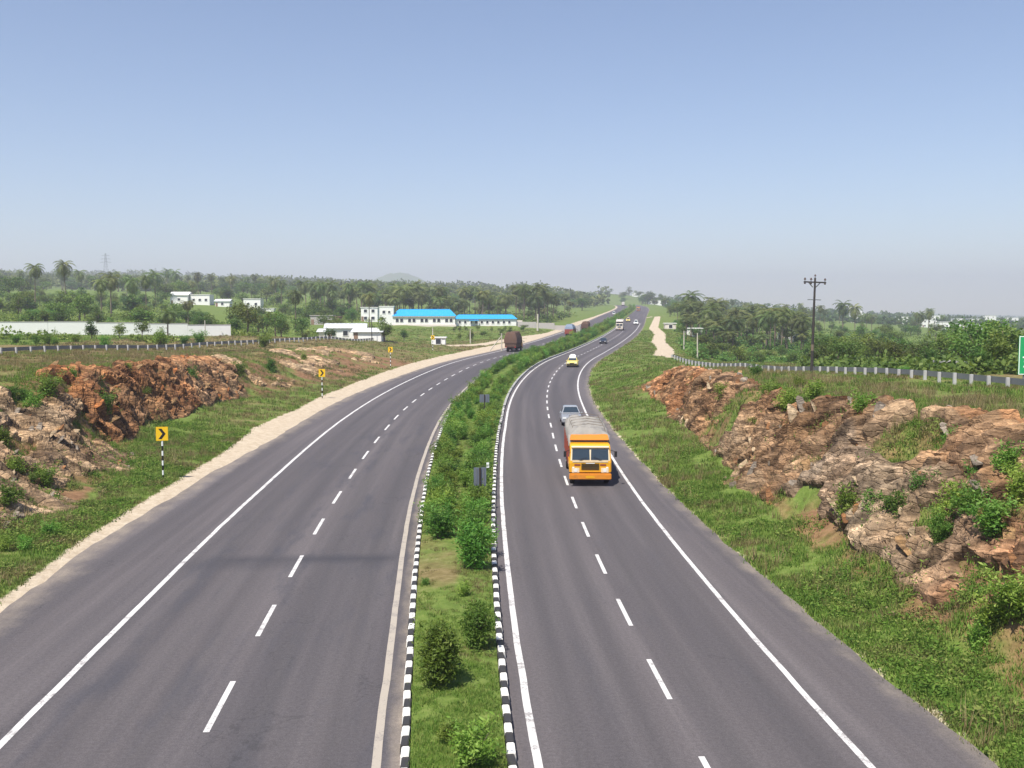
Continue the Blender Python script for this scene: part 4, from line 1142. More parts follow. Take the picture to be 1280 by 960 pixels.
plain_pole(672, 414, 393, 320, 'stout pale pole in front of the grey compound wall', r=.28)
plain_pole(465, 428, 398, 232, 'thin dark pole in front of the white tin sheds', 'dark_steel', .09)
plain_pole(257, 407, 387, 185, 'short white pole behind the long white wall', r=.1)

# green direction board at the right edge
x, y = 36.55, 70.5
z = gz(x, y)
t = thing('direction_sign', 'green direction board behind the right guard rail at the picture edge', 'road sign', (x, y, z - 1.0), (0, 0, R(-14)))
for dx in (-1.2, 1.2): obj('post', MB().tube([(dx, .1, -.5), (dx, .1, 4.1)], .07, 8).mesh('post'), M['galv'], t)
b = obj('sign_board', MB().box((0, 0, 2.75), (3.2, .05, 2.7)).mesh('sign_board', .01), M['green_sign'], t)
fr_ = MB()
for (cx, cz, sx_, sz_) in ((0, 4.05, 3.14, .05), (0, 1.45, 3.14, .05), (-1.55, 2.75, .05, 2.55), (1.55, 2.75, .05, 2.55)): fr_.box((cx, -.032, cz), (sx_, .012, sz_))
obj('border', fr_.mesh('border'), M['sign_white'], b)
for (cx, cz, sx_, sz_, ry_) in ((-1.15, 3.25, .10, .42, 0), (-1.03, 3.25, .10, .38, .5), (-.85, 3.2, .2, .1, 0), (-1.2, 2.62, .26, .10, 0), (-1.15, 2.45, .10, .36, .3), (-1.1, 1.95, .34, .12, .2)):
    obj('lettering', MB().box((cx, -.034, cz), (sx_, .012, sz_), ry=ry_).mesh('lettering'), M['sign_white'], b)

# ================================================================== BUILDINGS AND WALLS
def long_wall(name, label, pts, h, th, mat, cat='wall', coping=None):
    t0 = pts[0]; zb = gz(*t0)
    t = thing(name, label, cat, (t0[0], t0[1], zb))
    n = 0
    for a, b in zip(pts[:-1], pts[1:]):
        L = math.hypot(b[0] - a[0], b[1] - a[1]); k = max(1, int(L / 6)); ang = math.atan2(b[1] - a[1], b[0] - a[0])
        for i in range(k):
            cx, cy = a[0] + (b[0] - a[0]) * (i + .5) / k, a[1] + (b[1] - a[1]) * (i + .5) / k
            z = gz(cx, cy)
            p = obj('wall_panel', MB().box((0, 0, h / 2 - .4), (L / k - .02, th, h + .8)).mesh('wall_panel', .02), M[mat], t, (cx - t0[0], cy - t0[1], z - zb), (0, 0, ang))
            if coping: obj('coping', MB().box((0, 0, h + .05), (L / k + .01, th + .1, .1)).mesh('coping'), M[coping], p)
    return t
long_wall('compound_wall', 'long white compound wall across the field on the left', [(-104, 168), (-88, 176), (-66, 184), (-52, 190)], 2.2, .25, 'white_wall', coping='grey_wall')
long_wall('compound_wall', 'grey compound wall between the blue roofed wing and the road', [(2, 345), (14, 338), (22, 330)], 1.9, .25, 'grey_wall')

def window(parent, x, z, w, h, y, mat='dark_void', sill=True):
    f = MB()
    for (cx, cz, sx, sz) in ((x, z + h / 2 + .06, w + .24, .12), (x, z - h / 2 - .06, w + .24, .12), (x - w / 2 - .06, z, .12, h), (x + w / 2 + .06, z, .12, h)): f.box((cx, y - .05, cz), (sx, .14, sz))
    wdw = obj('window', f.mesh('window'), M['white_wall'], parent)
    obj('pane', MB().box((x, y - .02, z), (w, .06, h)).mesh('pane'), M[mat], wdw)
    return wdw
def gable_roof(parent, x0, x1, y0, y1, z, rise, mat, ov=.5, hip=0.0):
    V = []; F = []
    yc = (y0 + y1) / 2; n = int((x1 - x0 + 2 * ov) / .5)
    mb = MB()
    # two sheeted slopes made of ribbed strips
    for sg, ye in ((-1, y0 - ov), (1, y1 + ov)):
        vs = []; fs = []
        for i in range(n + 1):
            x = x0 - ov + (x1 - x0 + 2 * ov) * i / n; dz = .035 if i % 2 else 0
            hx = min(1, min(x - (x0 - ov), x1 + ov - x) / hip) if hip else 1
            vs += [(x, ye, z - .1 + dz), (x, ye + (yc - ye) * hx, z - .1 + (rise + .1) * hx + dz), (x, ye, z - .18 + dz), (x, ye + (yc - ye) * hx, z - .18 + (rise + .1) * hx + dz)]
        for i in range(n):
            a = i * 4; b = a + 4
            fs += [(a, b, b + 1, a + 1), (a + 2, a + 3, b + 3, b + 2), (a, a + 2, b + 2, b)]
        mb.add(vs, fs)
    r = obj('roof', mb.mesh('roof'), M[mat], parent)
    obj('ridge_cap', MB().box(((x0 + x1) / 2, yc, z + rise + .05), (x1 - x0 - 2 * hip + .4, .4, .08)).mesh('ridge_cap'), M[mat], r)
    for x in (x0 + .01, x1 - .01):
        if not hip:
            obj('gable_wall', MB().prism([(y0, z - .3), (yc, z + rise - .15), (y1, z - .3)], x - .1, x + .1).mesh('gable_wall'), M['white_wall'], parent)
    return r
def hit_Y(u, Yd): return at(u, Yd), Yd

# long hostel with bright blue roofs
Yb = 350.0; bx, by = at(492, Yb), Yb; bz = gz(at(560, Yb), Yb) - .3
t = thing('hostel_building', 'long white building with bright blue roofs in front of the palms', 'building', (bx, by, bz), (0, 0, R(4)))
Wd = 21.0
obj('wall', MB().box((Wd / 2, 4.5, 1.7), (Wd, 9, 4.4)).mesh('wall', .03), M['white_wall'], t)
obj('plinth', MB().box((Wd / 2, 4.4, .2), (Wd + .6, 9.4, 1.6)).mesh('plinth'), M['cream_wall'], t)
for i in range(10):
    window(t, 1.3 + (i // 2) * 4.2 + (i % 2) * 1.5, 2.35, 1.0, 1.2, 0)
obj('eaves_band', MB().box((Wd / 2, -.25, 3.62), (Wd + .2, .5, .14)).mesh('eaves_band'), M['cream_wall'], t)
gable_roof(t, 0, Wd, 0, 9, 3.95, 2.2, 'blue_roof', .5, 2.2)
obj('tower_wall', MB().box((-2.3, 3.0, 3.2), (4.8, 6, 7.6)).mesh('tower_wall', .03), M['white_wall'], t)
obj('tower_parapet', MB().box((-2.3, 3.0, 7.12), (5.1, 6.3, .25)).mesh('tower_parapet'), M['white_wall'], t)
window(t, -3.2, 5.2, .9, 1.0, 0); window(t, -1.4, 5.2, .7, .8, 0)
W2 = 21.0
wing = obj('wing_wall', MB().box((Wd + W2 / 2 + .1, 5.5, 1.2), (W2, 7, 3.4)).mesh('wing_wall', .03), M['white_wall'], t)
for i in range(10): window(t, Wd + 1.6 + i * 1.9, 1.7, .8, .9, 2.0)
gable_roof(t, Wd + .1, Wd + W2, 2, 9, 2.95, 1.35, 'blue_roof', .5, 1.6)
obj('porch', MB().box((Wd + 6.5, .8, 2.3), (3.2, 2.4, .22)).mesh('porch', .02), M['blue_roof'], t)
for dx in (-1.4, 1.4): obj('porch_column', MB().box((Wd + 6.5 + dx, -.2, 1.0), (.25, .25, 2.4)).mesh('porch_column'), M['white_wall'], t)
obj('end_room', MB().box((Wd + W2 + 1.2, 5, 1.0), (2.2, 4, 2.6)).mesh('end_room', .02), M['cream_wall'], t)

def house(u, Yd, w, d, h, label, mat='white_wall', nwin=2, flat=True, rz=0.0, parapet=True, storeys=1, roof='white_wall', dz=-.3, group=None, name='flat_roofed_house'):
    x, y = at(u, Yd), Yd; z = gz(x, y) + dz
    t = thing(name, label, 'house', (x, y, z), (0, 0, rz), group)
    obj('wall', MB().box((0, d / 2, h / 2 - .3), (w, d, h + .6)).mesh('wall', .03), M[mat], t)
    if flat: obj('roof', MB().box((0, d / 2, h + .12), (w + .5, d + .5, .22)).mesh('roof', .02), M[roof], t)
    else: gable_roof(t, -w / 2, w / 2, 0, d, h, h * .3, roof)
    for st in range(storeys):
        for i in range(nwin):
            window(t, -w / 2 + w * (i + .6) / (nwin + .2), h * (st + .55) / storeys, 1.1, 1.1, 0)
    if w > 5:
        dr = obj('door', MB().box((-w * .40, -.02, 1.0), (.95, .08, 2.1)).mesh('door'), M['brown_wall'], t)
    return t
house(462, 372, 6.0, 6, 5.2, 'plain white two storey block left of the blue roofed building', nwin=2, storeys=2)
# white tin sheds by the left rail
house(432, 240, 9, 6, 3.0, 'white shed with a pale tin gable roof beyond the left guard rail', flat=False, roof='tin_roof', nwin=3, rz=R(6), name='tin_shed')
house(459, 234, 6.5, 5, 2.3, 'lower white shed end beside the thin dark pole', flat=False, roof='tin_roof', nwin=0, rz=R(-4), name='tin_shed')
house(409, 244, 4.0, 4, 1.9, 'small pale shed at the left end of the tin sheds', 'cream_wall', flat=False, roof='tin_roof', nwin=1, name='tin_shed')
house(548, 222, 3.0, 2.4, 1.7, 'tiny white hut on the verge by the farthest chevron sign', nwin=1, name='roadside_hut')
house(402, 330, 7, 5, 3.2, 'unfinished grey block building left of the white sheds', 'grey_wall', nwin=1, roof='grey_wall')
house(417, 333, 4, 5, 2.6, 'small brown brick building beside the unfinished grey block', 'brown_wall', nwin=1, roof='brown_wall')
house(225, 470, 8, 7, 4.6, 'white gabled house on the slope, leftmost of the hillside houses', flat=False, nwin=1)
house(251, 472, 9, 7, 5.0, 'white flat roofed house next to the gabled one on the slope', nwin=3)
house(279, 466, 6.5, 5, 2.8, 'low shed with a pale blue tin roof on the slope', flat=False, roof='tin_roof', nwin=1, name='tin_shed')
house(316, 455, 7.5, 6, 4.8, 'white house with wide roof slab above the round green tree', nwin=2)
house(336, 440, 5, 4, 1.6, 'small low white building beside the wide roofed house', nwin=0)
# stone hut behind the right rail
house(1197, 92, 1.9, 2.4, 1.15, 'brown masonry hut with a grey slab roof behind the right guard rail', 'brown_wall', nwin=0, roof='grey_wall', dz=-.2, name='masonry_hut')
house(868, 300, 4.5, 4, 2.6, 'small white building at the foot of the right palm grove', nwin=1)
house(838, 330, 3.5, 3, 2.0, 'tiny pale hut beside the dirt track under the palms', 'cream_wall', nwin=1)
far_white = [(1070, 900, 9, 7, 11), (1079, 880, 7, 6, 9), (1128, 1000, 10, 8, 8), (1158, 760, 7, 6, 6), (1168, 1100, 11, 8, 9), (1180, 700, 7, 6, 5.5), (1197, 1000, 9, 7, 8), (1205, 680, 7, 6, 5), (1218, 900, 10, 8, 8), (1219, 560, 7, 6, 7), (1237, 1200, 13, 8, 8), (1252, 1000, 10, 8, 7), (1265, 1300, 14, 9, 9), (1165, 820, 7, 6, 6), (974, 520, 7, 6, 4), (988, 330, 6, 5, 3)]
for (u, Yd, w, d, h) in far_white:
    house(u, Yd, w, d, h, 'small white house among the trees of the distant town on the right', nwin=2, storeys=1 if h < 6 else 2, group='white houses of the distant town')
house(821, 1180, 22, 10, 7, 'wide white building on the far ridge right of the road crest', nwin=5)
house(797, 1450, 16, 10, 7, 'white building on the wooded hill straight beyond the road crest', nwin=4)

# lattice tower far behind the left trees
x, y = at(135, 1250), 1250.0; z = gz(x, y)
t = thing('transmission_tower', 'faint lattice transmission tower above the left tree line', 'tower', (x, y, z)); Ht = 36
mb = MB()
def tw(zz): return 3.2 * (1 - zz / Ht) ** 1.2 + .5
lv = [0, 6, 11, 16, 20, 24, 27, 30, 33, 36]
for a, b in zip(lv[:-1], lv[1:]):
    A = [(sx * tw(a), sy * tw(a), a) for sx, sy in ((-1, -1), (1, -1), (1, 1), (-1, 1))]; B = [(sx * tw(b), sy * tw(b), b) for sx, sy in ((-1, -1), (1, -1), (1, 1), (-1, 1))]
    for i in range(4):
        mb.tube([A[i], B[i]], .08, 4, False); mb.tube([A[i], B[(i + 1) % 4]], .04, 4, False); mb.tube([A[(i + 1) % 4], B[i]], .04, 4, False); mb.tube([B[i], B[(i + 1) % 4]], .04, 4, False)
obj('lattice_mast', mb.mesh('lattice_mast'), M['galv'], t)
for zz, w in ((25, 7), (29, 6), (33, 5)):
    mb = MB(); mb.tube([(-w, 0, zz), (0, 0, zz + 1.2), (w, 0, zz)], .12, 4); mb.tube([(-w, 0, zz), (w, 0, zz)], .1, 4); obj('cross_arm', mb.mesh('cross_arm'), M['galv'], t)

# ================================================================== PLANTING
# median: named near shrubs, then the two hedge rows
def med_shrub(s, o, sc, label, k, group='shrubs planted along the median', name='leafy_shrub'):
    x, y, z = road_xyz(s, o)
    return shrub(float(x), float(y), sc, label, group, k, float(med_z(np.array([s]), np.array([o]))[0]), name)
med_shrub(25.9, -.45, 1.02, 'dark dense round shrub standing alone near the left median kerb', 5)
med_shrub(29.0, .6, .98, 'loose twiggy shrub near the right median kerb, beyond the dark round one', 6)
med_shrub(21.2, .3, .72, 'low leafy shrub at the bottom edge of the median', 3)
med_shrub(22.4, -.2, .35, 'tiny weed clump in the grass at the bottom of the median', 4)
med_shrub(34.6, .35, .36, 'small light green plant in the middle of the bare median patch', 1)
med_shrub(38.4, .7, 1.1, 'big bright shrub by the right kerb at the near end of the hedge', 5)
med_shrub(41.0, .95, .85, 'leafy shrub just behind the bright one at the near hedge end', 4)
med_shrub(43.8, -.75, .92, 'dark shrub by the left kerb at the near end of the hedge', 0)
med_shrub(36.2, -1.05, .22, 'tiny dark seedling beside the left kerb by the bare patch', 3)
s = 45.2
while s < 262:
    for side in (-1, 1):
        for rep in range(2 if s < 130 else 1):
            m = float(med(s))
            o = side * (m - random.uniform(.75, 1.05)) if rep == 0 else side * m * random.uniform(.1, .45)
            if rep == 1 and random.random() < .35: continue
            med_shrub(s + random.uniform(-.4, .4), o, random.uniform(.60, .92) * (1 if rep == 0 else .72) * (1.0 if s < 150 else 1.25), 'green leafy shrub in the dense hedge along the median', random.randrange(5), 'shrubs of the median hedge', 'hedge_shrub')
    s += 1.75 if s < 130 else 2.6
s = 265
hed = []
while s < 900:
    for side in (-1, 1):
        med_shrub(s, side * 1.5, random.uniform(1.1, 1.5), 'distant shrub in the thin green line of the far median', random.randrange(5), 'shrubs of the far median', 'distant_shrub')
    s += 6.5 if s < 420 else 14

# shrubs on and above the rock faces
rock_bushes = [(1020, 500), (1000, 486), (985, 520), (965, 500), (940, 545), (905, 505), (1275, 640), (1262, 600), (1250, 670), (1215, 660), (1190, 650), (1215, 610), (1240, 690), (1150, 640), (1090, 650), (1120, 655), (1060, 660), (1240, 790), (1225, 815), (1262, 800), (1180, 690),
               (945, 470), (1130, 470), (1080, 530), (1195, 560)]
for i, (u, v) in enumerate(rock_bushes):
    x, y = hit(u, v); sc = random.uniform(.5, .95)
    shrub(x, y, sc, 'green bush growing on the right rock face', 'bushes on the right rock face', name='rock_bush')
for i, (u, v) in enumerate([(30, 505), (45, 520), (15, 498), (60, 500), (40, 610), (20, 600), (10, 640), (90, 480), (160, 470), (240, 480), (55, 615), (130, 520), (5, 560), (180, 500), (300, 470), (340, 465), (380, 452)]):
    x, y = hit(u, v)
    shrub(x, y, random.uniform(.5, 1.0), 'green bush growing on the left rock face', 'bushes on the left rock face', name='rock_bush')
for i, (u, v) in enumerate([(60, 670), (30, 690), (5, 690)]):
    x, y = hit(u, v); shrub(x, y, .45, ['bright green weed clump at the foot of the left bluff', 'green weed clump at the lower left picture edge', 'pale weed at the far left below the bluff'][i], None)

# left field: singled-out trees and palms
named = [
    ('palm', 210, 425, 178, 30, 'dark shaggy palm standing in front of the white wall', 4),
    ('palm', 236, 405, 250, 34, 'coconut palm in front of the white hillside houses', 1),
    ('palm', 46, 385, 330, 55, 'tall palm on the far left field', 3),
    ('palm', 84, 385, 330, 60, 'taller palm right of another on the far left field', 3),
    ('palm', 128, 392, 300, 46, 'palm with yellowing fronds left of the field centre', 1),
    ('palm', 140, 392, 320, 48, 'palm leaning beside the yellowing one', 0),
    ('palm', 168, 388, 330, 44, 'palm left of a close pair in the left field', 2),
    ('palm', 184, 388, 340, 46, 'palm at the right of a close pair in the left field', 1),
    ('palm', 370, 408, 270, 48, 'palm with a pale trunk behind the round green tree', 1),
    ('palm', 462, 408, 300, 42, 'palm in front of the white tower block', 1),
    ('tree', 311, 420, 200, 46, 'big round bright green tree behind the left guard rail', 4),
    ('tree', 345, 422, 210, 34, 'green tree right of the big round one', 0),
    ('tree', 378, 424, 215, 30, 'spreading tree left of the white sheds', 4),
    ('tree', 292, 423, 205, 24, 'low green tree left of the big round one', 3),
    ('tree', 481, 426, 236, 34, 'dark rounded tree right of the white sheds', 1),
    ('tree', 505, 424, 250, 14, 'low bright bush right of the dark rounded tree', 3),
    ('tree', 78, 396, 240, 32, 'bushy dark tree above the white wall at the left', 4),
    ('tree', 100, 392, 260, 46, 'broad tree behind the bushy dark one at the left', 2),
    ('tree', 60, 400, 225, 22, 'low tree at the left end above the white wall', 3),
    ('tree', 14, 372, 420, 36, 'large dark grove tree at the far left edge', 4),
    ('tree', 24, 396, 260, 34, 'slim tree with bare trunk at the far left', 5),
    ('tree', 115, 424, 160, 26, 'straggly tree in front of the white wall, left of the dark palm', 1),
    ('tree', 178, 424, 165, 26, 'bushy tree in front of the white wall beside the dark palm', 0),
    ('tree', 150, 424, 168, 20, 'low bush tree in front of the white wall', 3),
    ('tree', 590, 424, 250, 14, 'low dark bush below the blue roofed wing', 3),
    ('tree', 575, 423, 256, 10, 'small low bush left of the dark one below the wing', 3),
    ('tree', 440, 398, 330, 26, 'dark tree behind the white sheds', 2),
    # right
    ('tree', 1222, 470, 112, 70, 'big dark spreading tree right of the masonry hut', 4),
    ('tree', 1250, 472, 105, 72, 'dark tree next to the green direction board', 2),
    ('tree', 1246, 480, 84, 50, 'light green bush tree in front of the dark trees on the right', 3),
    ('tree', 1222, 480, 82, 36, 'yellow green bush right of the masonry hut', 3),
    ('tree', 1160, 468, 100, 34, 'green tree left of the masonry hut', 0),
    ('tree', 1120, 462, 125, 38, 'dark leafy tree behind the right guard rail middle', 4),
    ('tree', 1060, 460, 130, 40, 'spreading tree right of the power pole', 4),
    ('tree', 1035, 462, 135, 34, 'dense tree just right of the power pole foot', 1),
    ('tree', 1175, 462, 140, 52, 'tall green tree behind the masonry hut', 2),
    ('tree', 1195, 458, 160, 50, 'dark tree crown above the masonry hut', 0),
]
for (kind, u, v, Yd, hp, lab, k) in named:
    x = at(u, Yd); h = hp / FPX * Yd
    if kind == 'palm': palm(x, Yd, h, lab, None, k)
    else: tree(x, Yd, h, lab, None, k)

def keep_off_road(x, y, m=20): return abs(x - float(xc(y))) > m
def spread(n, u0, u1, Y0, Y1, fn, clear=20, avoid=()):
    c = 0; g = 0
    while c < n and g < n * 20:
        g += 1
        Yd = math.exp(random.uniform(math.log(Y0), math.log(Y1))); u = random.uniform(u0, u1); x = at(u, Yd)
        if not keep_off_road(x, Yd, clear): continue
        if 325 < Yd < 485 and (210 < u < 294 or 302 < u < 348): continue      # open slope in front of the hillside houses
        if any(a0 < x < a1 and b0 < Yd < b1 for a0, a1, b0, b1 in avoid): continue
        fn(x, Yd); c += 1
hostel_box = (-60, 12, 320, 368)
# palm groves
spread(105, 455, 742, 385, 560, lambda x, y: palm(x, y, random.choice((5, 7, 9, 10, 11, 12.5)) * random.uniform(.85, 1.15), wide=1.25, label='coconut palm in the grove behind the blue roofed building', group='palms of the grove behind the blue roofs'), 26, (hostel_box,))
spread(30, 380, 470, 400, 560, lambda x, y: palm(x, y, random.uniform(9, 13), 'coconut palm in the grove left of the blue roofed building', 'palms of the grove left of the blue roofs'))
spread(100, 838, 1005, 270, 430, lambda x, y: palm(x, y, random.choice((4, 5, 6, 7, 8, 9, 9.5)) * random.uniform(.85, 1.15), wide=1.25, label='coconut palm in the dense grove right of the road', group='palms of the grove on the right'), 26)
spread(26, 880, 1190, 480, 800, lambda x, y: palm(x, y, random.uniform(9, 13), 'tall slim palm rising above the distant trees on the right', 'tall palms above the right tree line'), 40)
spread(24, 20, 400, 450, 800, lambda x, y: palm(x, y, random.uniform(9, 14), 'small distant palm among the trees on the left slope', 'distant palms on the left slope'))
# trees
spread(70, 0, 430, 520, 900, lambda x, y: tree(x, y, random.uniform(6, 11), 'distant tree in the wood along the left skyline', 'trees along the left skyline', wide=1.25, name='woodland_tree'))
spread(110, 0, 430, 210, 480, lambda x, y: tree(x, y, random.uniform(1.8, 5), 'small tree or bush scattered over the left field', 'small trees scattered over the left field', name='low_bush', cat='bush', wide=1.3), 40, ((-75, -20, 225, 255),))
spread(30, 430, 740, 480, 800, lambda x, y: tree(x, y, random.uniform(7, 11), 'distant tree behind the left palm grove', 'trees behind the left palm grove', wide=1.2, name='woodland_tree'), 30)
spread(40, 700, 850, 900, 1600, lambda x, y: tree(x, y, random.uniform(8, 13), 'distant tree on the hill around the road crest', 'trees around the road crest', wide=1.4), 22)
spread(50, 1010, 1280, 120, 330, lambda x, y: tree(x, y, random.uniform(2.8, 5.2), 'green tree in the wood beyond the right guard rail', 'trees beyond the right guard rail', wide=1.15), 40, ((35, 45, 60, 95),))
spread(110, 960, 1300, 300, 900, lambda x, y: tree(x, y, random.uniform(3, 5.5), 'hazy tree in the wooded valley on the right', 'trees of the wooded valley on the right', wide=1.3, name='woodland_tree'), 40)
spread(80, 835, 1030, 185, 360, lambda x, y: tree(x, y, random.uniform(1.6, 3.4), 'low bush between the right palm grove and the guard rail', 'bushes below the right palm grove', name='low_bush', cat='bush', wide=1.3), 26)
spread(24, 820, 900, 430, 900, lambda x, y: tree(x, y, random.uniform(5, 9), 'tree beside the far stretch of road on the right', 'trees beside the far road'), 22)
spread(16, 560, 720, 290, 330, lambda x, y: tree(x, y, random.uniform(1.2, 2.2), 'low bush on the rough ground below the hostel', 'bushes below the hostel', name='low_bush', cat='bush', wide=1.3), 22)
for (u, v) in ((20, 428), (45, 430), (70, 427), (95, 430), (60, 432), (130, 430), (200, 428), (230, 425), (250, 424), (330, 427)):
    Yd = random.uniform(125, 160); shrub(at(u, Yd), Yd, random.uniform(.8, 1.6), 'weedy shrub in the field behind the left guard rail', 'shrubs behind the left guard rail')
spread(60, 0, 440, 290, 540, lambda x, y: tree(x, y, random.uniform(4, 7.5), 'leafy tree standing among the fields on the left', 'leafy trees among the left fields', wide=1.2, name='field_tree'), 40, (hostel_box, (-75, -20, 225, 255)))
# far woods that read as one mass
def far_wood(name, label, n, fpos, h0, h1, leaf):
    P = np.array([fpos() for _ in range(n)]); z = ground_z(P[:, 0], P[:, 1])
    h = RNG.uniform(h0, h1, n); k = 26
    d = RNG.normal(size=(n, k, 3)); d /= np.linalg.norm(d, axis=2, keepdims=True)
    C = np.stack([P[:, 0], P[:, 1], z + h * .55], -1)[:, None] + d * (h[:, None, None] * np.array([.62, .62, .45])) * RNG.uniform(.6, 1, (n, k, 1))
    V, F = leaf_quads(C.reshape(-1, 3), leaf, .75, RNG)
    v = np.clip(np.repeat(RNG.normal(.45, .2, n), k) + RNG.normal(size=n * k) * .18, 0, 1)
    o = obj(name, np_mesh(name, V, F, {'leafv': np.repeat(v, 4)}), M['tree'])
    return tag(o, label, 'wood', kind='stuff')
def fp(u0, u1, Y0, Y1):
    def f():
        while True:
            Yd = math.exp(random.uniform(math.log(Y0), math.log(Y1))); x = at(random.uniform(u0, u1), Yd)
            if abs(x - float(xc(min(Yd, 1400)))) > 24: return x, Yd
    return f
def scrub(name, label, n, u0, u1, Y0, Y1, h0, h1, leaf, clear=24, thr=.45):
    Yd = np.exp(RNG.uniform(math.log(Y0), math.log(Y1), n)); X = (RNG.uniform(u0, u1, n) - 640) / FPX * Yd
    f = fbm(X * .05, Yd * .035, o=3)
    ok = (np.abs(X - xc(Yd)) > clear) & (f > thr) & (poly_dist(X, Yd, track) > 4.5) & ~((X > -62) & (X < 14) & (Yd > 318) & (Yd < 365)) & ~((X > -60) & (X < -22) & (Yd > 205) & (Yd < 252))
    ok &= ~((np.abs(Yd - 181) < 9) & (X < -48)) & ~((X > 33) & (X < 40) & (Yd > 60) & (Yd < 74))
    uu = 640 + FPX * X / Yd
    ok &= ~((Yd > 330) & (Yd < 490) & (((uu > 210) & (uu < 294)) | ((uu > 302) & (uu < 348))))
    X, Yd = X[ok], Yd[ok]; n = len(X)
    h = RNG.uniform(h0, h1, n) * (.5 + 1.0 * fbm(X * .08 + 4, Yd * .08)); k = 30
    d = RNG.normal(size=(n, k, 3)); d /= np.linalg.norm(d, axis=2, keepdims=True); d[:, :, 2] = np.abs(d[:, :, 2])
    C = np.stack([X, Yd, ground_z(X, Yd)], -1)[:, None] + d * (h[:, None, None] * np.array([.8, .8, .8])) * RNG.uniform(.4, 1, (n, k, 1))
    V, F = leaf_quads(C.reshape(-1, 3), leaf, .6, RNG)
    v = np.clip(np.repeat(RNG.normal(.5, .25, n), k) + RNG.normal(size=n * k) * .18, 0, 1)
    return tag(obj(name, np_mesh(name, V, F, {'leafv': np.repeat(v, 4)}), M['tree']), label, 'scrub', kind='stuff')
scrub('field_scrub', 'mottled green scrub covering the left field and slope', 4200, -60, 470, 150, 560, .8, 2.6, .55, 42, .40)
scrub('grove_undergrowth', 'dark undergrowth below the palms behind the blue roofs', 900, 400, 745, 375, 560, 1.5, 4, .9, 24, .3)
scrub('grove_undergrowth', 'undergrowth below the palms of the right grove', 1300, 835, 1060, 190, 430, .8, 2.4, .6, 24, .4)
scrub('valley_scrub', 'green scrub filling the valley on the right', 3400, 1000, 1420, 78, 620, .8, 2.4, .5, 36.5, .36)
far_wood('far_wood', 'hazy wooded country along the far left skyline', 2600, fp(-260, 760, 850, 3200), 6, 13, 4.0)
far_wood('far_wood', 'hazy wooded plain stretching to the horizon on the right', 2600, fp(830, 1560, 800, 4200), 3.5, 7, 3.2)

# grass, weeds and leaf litter
def tuft(seed, n, h, spread_, w):
    r = np.random.default_rng(seed); V = []; F = []
    for i in range(n):
        a = r.uniform(0, 6.283); b = np.array([r.normal() * spread_ * .35, r.normal() * spread_ * .35, -.03])
        d = np.array([math.cos(a), math.sin(a), 0]); hh = h * r.uniform(.5, 1.1); p = np.array([-d[1], d[0], 0]) * w
        V += [b - p, b + p, b + d * hh * r.uniform(.25, .8) + np.array([0, 0, hh])]; F.append((3 * i, 3 * i + 1, 3 * i + 2))
    return np.array(V), np.array(F)
def weed(seed, n, h, spread_, leaf):
    r = np.random.default_rng(seed)
    C = r.normal(size=(n, 3)) * np.array([spread_ * .4, spread_ * .4, h * .3]); C[:, 2] = np.abs(C[:, 2]) + .02
    V, F = leaf_quads(C, leaf, .45, r, .4)
    F = np.concatenate([F[:, [0, 1, 2]], F[:, [0, 2, 3]]])
    return V, F
def scatter(tpls, P, sc, colr, name, label, cat, top=True, parent=None):
    Vs = []; Fs = []; Cs = []; base = 0
    which = RNG.integers(len(tpls), size=len(P))
    for k, (V, F) in enumerate(tpls):
        I = np.flatnonzero(which == k); n = len(I)
        if n == 0: continue
        a = RNG.uniform(0, 6.283, n); c, s_ = np.cos(a), np.sin(a)
        x = V[None, :, 0] * c[:, None] - V[None, :, 1] * s_[:, None]; y = V[None, :, 0] * s_[:, None] + V[None, :, 1] * c[:, None]; z = np.repeat(V[None, :, 2], n, 0)
        Q = np.stack([x, y, z], -1) * sc[I][:, None, None] + P[I][:, None, :]
        Vs.append(Q.reshape(-1, 3)); Fs.append((F[None] + (np.arange(n) * len(V))[:, None, None]).reshape(-1, 3) + base); base += n * len(V)
        cc = np.repeat(colr[I][:, None, :], len(V), 1) * RNG.uniform(.75, 1.25, (n, len(V), 1)); Cs.append(cc.reshape(-1, 3))
    me = np_mesh(name, np.concatenate(Vs), np.concatenate(Fs), {'col': np.concatenate(Cs)})
    o = obj(name, me, M['grass'], parent)
    return tag(o, label, cat, kind='stuff')
GREEN = np.array([(.125, .225, .034), (.175, .275, .048), (.245, .30, .075), (.09, .17, .028)]); DRY = np.array([(.22, .17, .08), (.29, .23, .12), (.17, .14, .06)])
def grass_cols(X, Y, dry):
    n = fbm(X * .7, Y * .7, o=3); p = np.clip(dry + (n - .5) * 1.6 + RNG.normal(size=len(X)) * .12, 0, 1)
    g = GREEN[RNG.integers(len(GREEN), size=len(X))]; d = DRY[RNG.integers(len(DRY), size=len(X))]
    k = sstep(.25, .75, p)[:, None]
    return g * (1 - k) + d * k
T_near = [tuft(i, 9, .15, .24, .013) for i in range(6)]; T_mid = [tuft(10 + i, 8, .25, .36, .022) for i in range(6)]; T_far = [tuft(20 + i, 7, .34, .6, .05) for i in range(6)]
W_near = [weed(30 + i, 22, .26, .36, .085) for i in range(5)]; W_mid = [weed(40 + i, 14, .3, .5, .22) for i in range(5)]
